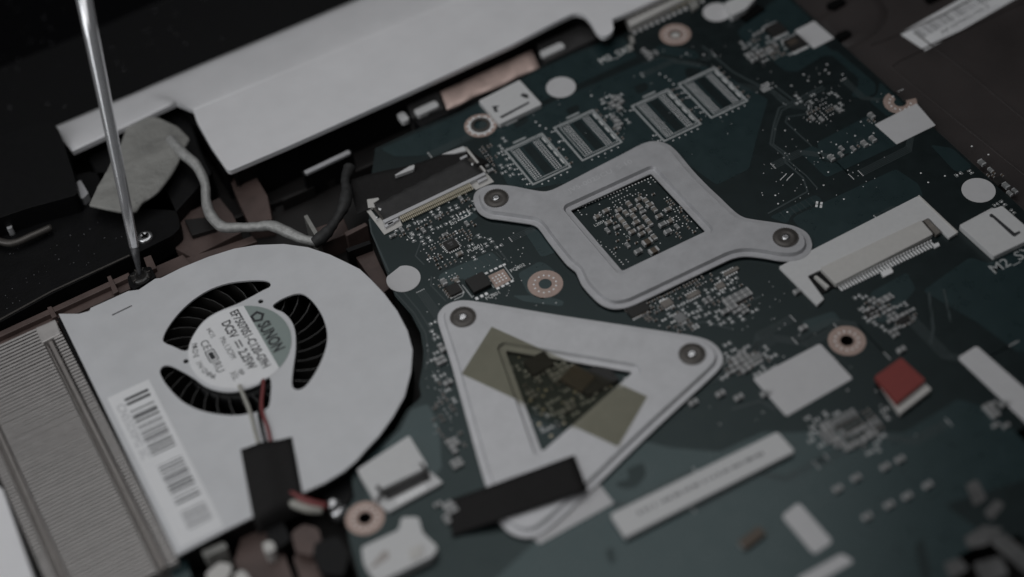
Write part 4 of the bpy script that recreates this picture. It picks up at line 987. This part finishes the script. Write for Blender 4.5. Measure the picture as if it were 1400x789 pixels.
for k in range(NB):
    if k == 0:
        first = obj('blade', bl, 'blackblade', imp)
        og = Vector(W[first.name]); me = first.data
        for v in me.vertices: v.co += Vector((og.x * MM, og.y * MM, 0))
        first.parent = None; place(first, Vector((FC.x, FC.y, -5)), imp)
    else: copyof(first, (FC.x, FC.y, -5), imp, 360 / NB * k)
b = MB(); b.prism(circ(FC, 27.2, 60), .9, 1.45, [circ(FC, 26.2, 60)]); obj('shroud_ring', b, 'blackblade', imp)
# round label
lc = Q(*zf_, [(481, 390)], ZF)[0]
lab_pts = Q(*zf_, [(222, 425), (226, 372), (245, 315), (275, 270), (325, 228), (400, 194), (480, 176), (560, 178), (640, 200), (700, 242), (733, 300), (740, 370), (722, 440), (690, 492), (668, 510), (640, 540), (580, 574), (500, 595), (420, 599), (350, 580), (290, 545), (245, 490)], ZF)
lr = sum((Vector(p[:2]) - lc.to_2d()).length for p in lab_pts) / len(lab_pts)
b = MB(); b.prism(circ(lc, lr, 64), ZF + .01, ZF + .12); lab_o = obj('round_label', b, 'paper', fan, .02); lab_o['label'] = 'round white fan label with green segment and printed ratings'
ca, cb = Q(*zf_, [(487, 176), (682, 500)], ZF)
seg = [Vector((lc.x + (lr - .02) * math.cos(a), lc.y + (lr - .02) * math.sin(a))) for a in [2 * math.pi * k / 128 for k in range(128)]]
nrm = Vector((-(cb - ca).y, (cb - ca).x)); 
if nrm.x < 0: nrm = -nrm
seg = [q for q in seg if (q - ca.to_2d()).dot(nrm) > 0]
seg.sort(key=lambda q: math.atan2(q.y - lc.y, q.x - lc.x))
b = MB(); b.prism(seg, ZF + .11, ZF + .135, bottom=False); obj('green_segment', b, 'greenlabel', lab_o)
ta = math.degrees(math.atan2((cb - ca).y, (cb - ca).x)); ZT = ZF + .15
def ltext(s_, x0, y0, x1, y1, size, mt='ink', **kw):
    p0, p1 = Q(*zf_, [(x0, y0), (x1, y1)], ZT)
    return text(s_, (p0 + p1) / 2, size, ta, mt, lab_o, ZT, 'printed_text', fit=(p1 - p0).length, **kw)
ltext('SUNON', 594, 268, 684, 410, 3.9, bold=.12)
# pentagon mark
pc = Q(*zf_, [(571, 237)], ZT)[0]
def pent(r_, rot): return [Vector((pc.x + r_ * math.cos(R(rot + 72 * k)), pc.y + r_ * math.sin(R(rot + 72 * k)))) for k in range(5)]
b = MB(); b.prism(pent(1.75, ta + 90), ZT - .02, ZT, [pent(1.0, ta + 90)], bottom=False); obj('printed_mark', b, 'ink', lab_o)
ltext('EF75070S1-C120-G9H', 446, 208, 618, 494, 2.8, bold=.06)
ltext('DC5V', 402, 262, 452, 342, 2.9, bold=.07); ltext('=', 460, 362, 482, 396, 4.0); ltext('2.25W', 486, 408, 548, 502, 2.9, bold=.07)
ltext('Min.1.3CFM', 386, 345, 450, 450, 1.9); ltext('64C13.', 318, 298, 346, 345, 1.6)
ltext('9P', 476, 510, 492, 536, 1.9); ltext('X5L', 440, 520, 464, 560, 1.9)
ltext('CE', 290, 362, 316, 402, 2.6); ltext('RU', 358, 472, 382, 520, 2.6)
pcb_ = Q(*zf_, [(337, 437)], ZT)[0]
b = MB(); b.prism(rnd(rect(pcb_, 3.6, 2.2, ta), .4), ZT - .02, ZT, [rnd(rect(pcb_, 3.1, 1.7, ta), .3)], bottom=False); b.box(pcb_, 2.2, 1.1, ZT - .02, ZT, ta); obj('printed_mark', b, 'ink', lab_o)
# curved MADE IN CHINA along the lower left rim
s_ = 'MADE IN CHINA'; pts_c = smooth3([tuple(p) for p in Q(*zf_, [(247, 385), (255, 440), (278, 490), (310, 525), (345, 545)], ZT)], 8)
for i, chx in enumerate(s_):
    if chx == ' ': continue
    f_ = i / (len(s_) - 1) * (len(pts_c) - 1); k = int(f_); k2 = min(k + 1, len(pts_c) - 1); k1 = max(k2 - 2, 0)
    d = pts_c[k2] - pts_c[k1]; text(chx, pts_c[k], 1.75, math.degrees(math.atan2(d.y, d.x)), 'ink', lab_o, ZT, 'printed_text')
# barcode label
zbq = (120, 500, .32967)
bcq = [P(149.7, 544.5, ZF), P(200.8, 519, ZF), P(309.6, 719, ZF), P(243.6, 752, ZF)]
ctr = sum(bcq, Vector()) / 4; wl = ((bcq[1] - bcq[0]).length + (bcq[2] - bcq[3]).length) / 2; hl = ((bcq[2] - bcq[1]).length + (bcq[3] - bcq[0]).length) / 2
dv = ((bcq[2] - bcq[1]) + (bcq[3] - bcq[0])); ba = math.degrees(math.atan2(dv.y, dv.x))
b = MB(); b.prism(rect(ctr, hl, wl, ba), ZF + .01, ZF + .09); bc = obj('barcode_label', b, 'paper', fan, .02); bc['label'] = 'long white barcode label along the fan edge'
dirx = Vector((math.cos(R(ba)), math.sin(R(ba)))); diry = Vector((-dirx.y, dirx.x))
u = .06; rs = random.Random(5)
while u < .93:
    wbar = rs.choice((.005, .008, .008, .012, .017)); 
    if not (.46 < u < .50 or .78 < u < .82 or .10 < u < .13):
        cc = ctr.to_2d() + dirx * (u - .5) * hl + diry * wl * .10
        b = MB(); b.prism(rect(cc, wbar * hl, wl * .56, ba), ZF + .09, ZF + .10, bottom=False); obj('bar', b, 'ink' if rs.random() < .3 else 'inkgrey', bc)
    u += wbar + rs.choice((.008, .011, .014, .020))
tc_ = ctr.to_2d() - diry * wl * .32 - dirx * hl * .24
text('CN55D0M2 SC', tc_, 2.6, ba, 'inkpale', bc, ZF + .1, 'printed_text')
# wires from the hub and the black tape over them
b = MB(); b.tube(smooth3(Q(*zf_, [(478, 590), (490, 620), (512, 670), (528, 710), (542, 760), (560, 830), (580, 900)], ZF + .3), 5), .45, 8); obj('pale_wire', b, 'whitewire', fan)
b = MB(); b.tube(smooth3(Q(*zf_, [(602, 560), (598, 620), (592, 690), (600, 740), (622, 800), (640, 880)], ZF + .3), 5), .42, 8); obj('red_wire', b, 'redwire', fan)
b = MB(); b.tube(smooth3(Q(*zf_, [(596, 570), (588, 640), (580, 720), (590, 790), (612, 880)], ZF + .2), 5), .42, 8); obj('black_wire', b, 'blackplastic', fan)
tq = [P(329, 615, ZF), P(399, 598, ZF), P(414, 676, ZF), P(346, 708, ZF)]
grid = []
for i in range(9):
    t = i / 8; a_ = tq[0].lerp(tq[3], t); c_ = tq[1].lerp(tq[2], t); row = []
    for j in range(9):
        q = a_.lerp(c_, j / 8); s_ = j / 8
        row.append((q.x, q.y, ZF + .15 + .75 * math.exp(-((s_ - .42) / .22) ** 2) + .04 * math.sin(i * 1.7 + j)))
    grid.append(row)
a_, c_ = tq[3], tq[2]
for dz, ex_ in ((-.6, .9), (-2.2, 1.4), (-4.0, 1.6)):
    row = []
    for j in range(9):
        q = a_.lerp(c_, j / 8); row.append((q.x - .2 * ex_, q.y - ex_, ZF + dz))
    grid.append(row)
b = MB(); b.sheet(grid, .12); tag(obj('black_tape', b, 'blacktape'), 'black cloth tape holding the fan wires at the rim', 'tape')
wl_ = thing('wire_pair', 'red and white wire pair leaving the taped fan edge', 'wire', P(412, 690, 0))
b = MB(); b.tube(smooth3([P(388, 682, 1.6), P(404, 690, 1.8), P(422, 696, 1.4), P(440, 697, .6)], 5), .95, 10); obj('white_wire', b, 'whitewire', wl_)
b = MB(); b.tube(smooth3([P(396, 674, 2.0), P(410, 681, 2.2), P(428, 688, 1.8), P(446, 692, 1.0)], 5), .8, 10); obj('red_wire', b, 'redwire', wl_)
b = MB(); pp = P(455, 688, .5); b.lathe(pp, [(1.5, -2), (1.5, .2), (1.2, .8), (.5, 1.1)], 16); b.lathe(P(462, 694, 0), [(1.8, -3), (1.8, -.6), (.1, -.4)], 16, 0)
tag(obj('fan_screw', b, 'steel'), 'small bright screw head at the end of the fan wires', 'screw')
b = MB(); b.prism(px([(452, 664), (480, 650), (484, 676), (470, 700), (448, 690), (440, 676)], -2), -9, -2); obj('lug', b, 'blackplastic', case, .4)
# screw tab at the screwdriver tip
tabq = px([(174, 378), (188, 366), (206, 364), (213, 378), (183, 396), (176, 390)], ZF)
b = MB(); b.prism(rnd(tabq, .5), ZF - 3, ZF - .1); obj('mount_tab', b, 'blackmetal', fan, .2)
ms = P(193, 379, ZF)
b = MB(); b.lathe(ms, [(2.3, ZF - .1), (2.3, ZF + .3), (1.9, ZF + .7), (1.1, ZF + .75), (.5, ZF + .2)], 20); fs = tag(obj('mounting_screw', b, 'blackblade'), 'black fan mounting screw under the screwdriver tip', 'screw')
for a in range(7):
    t = a * .9; b = MB(); q = (ms.x + 1.9 * math.cos(t), ms.y + 1.9 * math.sin(t)); b.box(q, .9, .25, ZF + .5, ZF + .82, math.degrees(t)); obj('burr', b, 'darksteel', fs)

# ================================================================== heatsink fins
hx1 = P(79, 431, ZF).x - 1.0; hy1 = P(40, 455, 1.5).y; hy0 = P(215, 780, 1.5).y
hx0 = P(20, 690, 1.5).x - .5
hs = thing('heatsink', 'block of thin aluminium heatsink fins beside the fan', 'heatsink', ((hx0 + hx1) / 2, (hy0 + hy1) / 2, -6))
xA = (P(102, 530, 1.5).x + P(170, 680, 1.5).x) / 2; xB = (P(33, 672, 1.5).x + P(70, 755, 1.5).x) / 2
ZH = 1.6
def finmesh():
    b = MB()
    for a_, c_ in ((hx0, xB - 1.15), (xB + 1.15, xA - 1.25), (xA + 1.25, hx1)):
        x_ = (a_ + c_) / 2; w_ = c_ - a_
        b.box((x_, 0), w_, .56, ZH - .12, ZH); b.box((x_, .22), w_, .16, -6, ZH - .15)
    b.box(((hx0 + hx1) / 2, .22), hx1 - hx0, .15, -6, ZH - 1.6)
    return b
pitch = 1.0; nf = int((hy1 - hy0) / pitch) + 1; fin0 = None
for k in range(nf):
    y = hy1 - k * pitch
    if fin0 is None:
        fin0 = obj('fin', finmesh(), 'alu', hs); og = Vector(W[fin0.name]); place(fin0, Vector((og.x, og.y + y, og.z)), hs); fx, fz, fdy = og.x, og.z, og.y
    else:
        o = copyof(fin0, (fx, y + fdy, fz + random.uniform(-.04, .04)), hs)
for xx, nm in ((xA, 'rail'), (xB, 'rail')):
    b = MB(); b.box((xx + .25, (hy0 + hy1) / 2), 1.0, hy1 - hy0, -2, ZH - .35); b.box((xx - .75, (hy0 + hy1) / 2), .6, hy1 - hy0, -2, ZH - 1.2); obj(nm, b, 'rail', hs, .25, 3)
b = MB(); b.prism(px([(48, 448), (76, 437), (83, 456), (57, 469)], ZH + .35), -3, ZH + .35); obj('end_clip', b, 'alu', hs, .25)
b = MB(); b.prism(px([(78, 436), (82, 434), (240, 762), (233, 764)], 1.0), -6, 1.0); tag(obj('gasket_strip', b, 'blackplastic'), 'black seal strip between heatsink fins and fan plate', 'seal')
# silver case edge at the lower left
b = MB(); b.prism(px([(-60, 560), (-10, 655), (4, 668), (50, 800), (60, 860), (-60, 860)], 1.0), -9, 1.0); tag(obj('case_edge', b, 'silver', None, .5, 3), 'silver outer case edge beside the heatsink fins', 'case edge')

# ================================================================== hinge, cables and tape at the left
hb = thing('hinge_plate', 'black steel hinge plate with dusty surface and one screw', 'hinge', P(100, 340, -4))
b = MB(); b.prism(rnd(px([(-60, 290), (-60, 470), (0, 441), (71, 402), (178, 351), (236, 322), (246, 312), (244, 296), (228, 262), (205, 240), (120, 235)], 0), .8, 3), -6, 0); obj('plate', b, 'blackmetal', hb, .25)
b = MB(); line(px([(-60, 466), (0, 437), (71, 398), (177, 349)], .2), .45, -.05, .3, b); obj('plate_edge', b, 'darksteel', hb)
sp = P(199, 325, .2)
b = MB(); b.lathe(sp, [(1.9, 0), (1.9, .5), (1.6, .9), (.8, 1.0), (.3, .6)], 24); sw = obj('screw', b, 'steel', hb)
b = MB(); b.box(sp, 2.0, .45, 1.0, 1.06, 20); b.box(sp, .45, 2.0, 1.0, 1.06, 20); obj('cross_slot', b, 'hole', sw)
d_ = MB()
for k in range(70):
    u_, v_ = random.uniform(0, 175), random.uniform(300, 430)
    if v_ < 428 - .45 * u_ and v_ > 330 - .2 * u_:
        p = P(u_, v_, 0); d_.dome(p, random.uniform(.05, .13), 0, .06, 5)
o = obj('dust_speck', d_, 'inkgrey', hb); o['kind'] = 'stuff'
b = MB(); b.prism(rnd(px([(-60, 205), (66, 163), (80, 176), (100, 235), (107, 266), (40, 284), (-60, 318)], 6), 1.5, 4), -6, 6); tag(obj('hinge_block', b, 'blackplastic', None, 1.2, 4), 'black plastic hinge cap box beside the screen', 'hinge')
b = MB(); b.tube(smooth3([P(-30, 318, 2), P(0, 330, 2), P(20, 332, 2), P(45, 322, 2), P(70, 311, 1.6)], 5), .9, 10); tag(obj('hinge_rod', b, 'darksteel'), 'bent grey metal rod below the hinge cap', 'rod')
for q, lab in (([(2, 288), (8, 287), (17, 311), (10, 314)], 'short bright metal tab just below the hinge cap'), ([(104, 250), (110, 246), (121, 264), (113, 272), (106, 268)], 'small bright metal corner beside the hinge cap and grey cloth tape')):
    b = MB(); b.prism(rnd(px(q, 2.4), .4), 0, 2.4); tag(obj('metal_tab', b, 'plate2', None, .2), lab, 'metal tab')
# grey cloth tape lump
gt = [(162, 197), (172, 170), (192, 158), (214, 157), (240, 168), (259, 187), (250, 202), (236, 232), (214, 262), (194, 273), (184, 287), (162, 287), (119, 278), (132, 252), (142, 236)]
gp_ = rnd([P(u, v, 5) for u, v in gt], .9, 3); cg = sum((Vector(p) for p in gp_), Vector((0, 0))) / len(gp_)
b = MB(); ringz = []
for ds, z in ((0, 3.6), (0, 4.1), (.15, 4.35), (.6, 4.5)):
    ringz.append([(p.x, p.y, z + .14 * math.sin(i * .55) + .1 * math.sin(i * 1.3)) for i, p in enumerate(inset(gp_, ds) if ds else ccw(gp_))])
bs = b.loops(ringz, 0, True)
top_ = [Vector((p[0], p[1], 0)) for p in ringz[-1]]
for t_ in tessellate_polygon([top_]): b.face([bs[-1] + k_ for k_ in t_], 0, True)
b.face(range(bs[0] + len(gp_) - 1, bs[0] - 1, -1))
tag(obj('grey_tape', b, 'greytape'), 'crumpled grey cloth tape wrapped over the cable behind the screwdriver', 'tape')
b = MB(); b.prism(px([(120, 215), (240, 150), (262, 165), (275, 205), (290, 235), (240, 290), (150, 285)], 0), -8, 0); obj('tape_bed', b, 'blackplastic', case, .5)
cab = smooth3([P(232, 190, 4.5), P(250, 210, 4.5), P(268, 226, 4.0), P(280, 250, 3.0), P(282, 275, 2.0), P(288, 294, 1.5), P(304, 310, 1.0), P(330, 311, .8), P(352, 310, .8), P(372, 309, 1.0), P(394, 318, 1.2), P(414, 327, 1.0), P(432, 331, .5)], 7)
b = MB(); b.tube(cab, [1.25 + .12 * math.sin(i * .21) + .04 * math.sin(i * 1.1) for i in range(len(cab))], 10); tag(obj('grey_cable', b, 'cable'), 'thin grey foil wrapped cable curving from the grey tape to the fan', 'cable')
blk = smooth3([P(428, 333, .5), P(445, 320, 1), P(459, 302, 1.5), P(470, 282, 2.0), P(474, 262, 2.2), P(472, 246, 2.0), P(478, 230, 1.0)], 7)
b = MB(); b.tube(blk, [1.3 + .25 * math.sin(i * .33) + .08 * math.sin(i * 1.7) for i in range(len(blk))], 10); tag(obj('black_cable', b, 'blackcable'), 'black sleeved cable rising beside the wide film connector', 'cable')
# black film sheets between strip and connector
grid = []
for i in range(11):
    t = i / 10; row = []
    for j in range(9):
        s_ = j / 8
        u_ = 476 + (640 - 476) * t + (12 + 16 * t) * s_ ; v_ = 247 + (203 - 247) * t + (45 - 25 * t) * s_
        p = P(u_, v_, .8); row.append((p.x, p.y, .75 + .35 * math.sin(i * .9 + j * .7)))
    grid.append(row)
b = MB(); b.sheet(grid, .1); tag(obj('black_film', b, 'blacktape'), 'crinkled black film sheet between silver strip and wide film connector', 'film')
b = MB(); b.prism(px([(412, 235), (478, 204), (482, 208), (416, 240)], -.7), -9, -.7); obj('rib', b, 'blackplastic', case)
b = MB(); b.prism(rnd(px([(415, 234), (476, 205), (480, 209), (419, 238)], 0), .4), -.7, 0); tag(obj('metal_rib', b, 'plate', None, .3), 'thin bright rib in the dark gap below the silver strip', 'rib')
b = MB(); b.prism(rnd(px([(540, 240), (560, 228), (567, 226), (566, 232), (555, 236), (541, 241)], 1.6), .3), .9, 1.8); tag(obj('white_sliver', b, 'white_plastic', None, .15), 'small white plastic sliver lying on the black film', 'sliver')
b = MB(); b.prism(px([(604, 211), (634, 200), (638, 206), (622, 210)], 1.2), .6, 1.3); tag(obj('white_flap', b, 'white_plastic', None, .1), 'pointed white flap at the end of the wide film connector', 'flap')

# ================================================================== printed label on the case panel
lq = px([(1229.6, 46), (1400 - 96 * .0, -52), (1440, -36), (1264.6, 69.5)], -1.5)
lq = px([(1230, 46), (1318, -10), (1372, -8), (1265, 69.5)], -1.5)
A_, B_ = P(1230, 46, -1.5), P(1265, 69.5, -1.5); D_ = (P(1386, 0, -1.5) - B_).normalized()
lb = MB(); lb.prism([A_, B_, B_ + D_ * 40, A_ + D_ * 40], -1.58, -1.45); cl = tag(obj('barcode_label', lb, 'paper'), 'white barcode label on the brown case panel', 'label')
la = math.degrees(math.atan2(D_.y, D_.x)); nl = (A_ - B_).normalized(); hgt = (A_ - B_).length
rs = random.Random(8); u = 3.0
while u < 36:
    wb = rs.choice((.18, .3, .3, .5)); cc = B_ + D_ * u + nl * hgt * .64
    b = MB(); b.prism(rect(cc, wb, hgt * .42, la), -1.45, -1.44, bottom=False); obj('bar', b, 'inkgrey', cl); u += wb + rs.choice((.3, .45, .7))
text('AP1EF000210SLZ', B_ + D_ * 16 + nl * hgt * .27, 1.7, la, 'ink', cl, -1.44, 'printed_text', sx=1.35)
b = MB(); b.prism(rect(B_ + D_ * 14 + nl * hgt * .1, 24, .12, la), -1.45, -1.44, bottom=False); obj('printed_line', b, 'inkgrey', cl)
# clutter at the front right corner of the board
for q, z1, mt, nm in (([(1320, 662), (1336, 655), (1350, 682), (1332, 692)], .3, 'corner', 'coil'), ([(1345, 700), (1362, 682), (1374, 690), (1356, 712)], .25, 'corner', 'coil'), ([(1318, 735), (1345, 718), (1372, 722), (1350, 745), (1325, 750)], .15, 'corner', 'shield_frame'),
        ([(1350, 738), (1372, 728), (1430, 775), (1410, 790)], .15, 'corner', 'shield_frame'), ([(1290, 770), (1312, 762), (1325, 778), (1300, 792)], .3, 'corner', 'coil'), ([(1330, 770), (1368, 760), (1380, 785), (1345, 800)], .25, 'corner', 'coil'),
        ([(1388, 715), (1430, 700), (1440, 745), (1405, 752)], .05, 'mask_dark', 'clearance_patch')):
    b = MB(); b.prism(rnd(px(q, z1), .8), .02, z1); obj(nm, b, mt, pcb, .2 if z1 > .1 else 0)

# ================================================================== screwdriver
tip = P(191.5, 377, ZF + .7); 
def depth(p): return -((p * MM - cam.matrix_world.translation).dot(back)) / MM
zt_ = 20.0
while depth(P(103, -62, zt_)) > depth(tip) - 22 and zt_ < 140: zt_ += 1
topp = P(103, -62, zt_)
ax = (topp - tip).normalized(); L = (topp - tip).length
sd = thing('screwdriver', 'slim bright steel screwdriver shaft standing on the fan screw', 'screwdriver', tip)
b = MB(); b.tube([tip + ax * d for d in (0, .6, 1.2, 4.5, 7.0)], [.12, .35, .55, .85, 1.06], 16); obj('tip', b, 'tipsteel', sd)
b = MB(); b.tube([tip + ax * d for d in (6.9, 7.05, L * .25, L * .5, L * .75, L)], [.95, 1.14, 1.28, 1.5, 1.75, 1.95], 24); obj('shaft', b, 'chrome', sd)
b = MB(); hs0 = tip + ax * L
b.tube([hs0 + ax * d for d in (0, 2, 6, 14, 60, 75, 80)], [2.2, 3.5, 4.5, 5.5, 6, 5, 3], 14); obj('handle', b, 'blackplastic', sd)
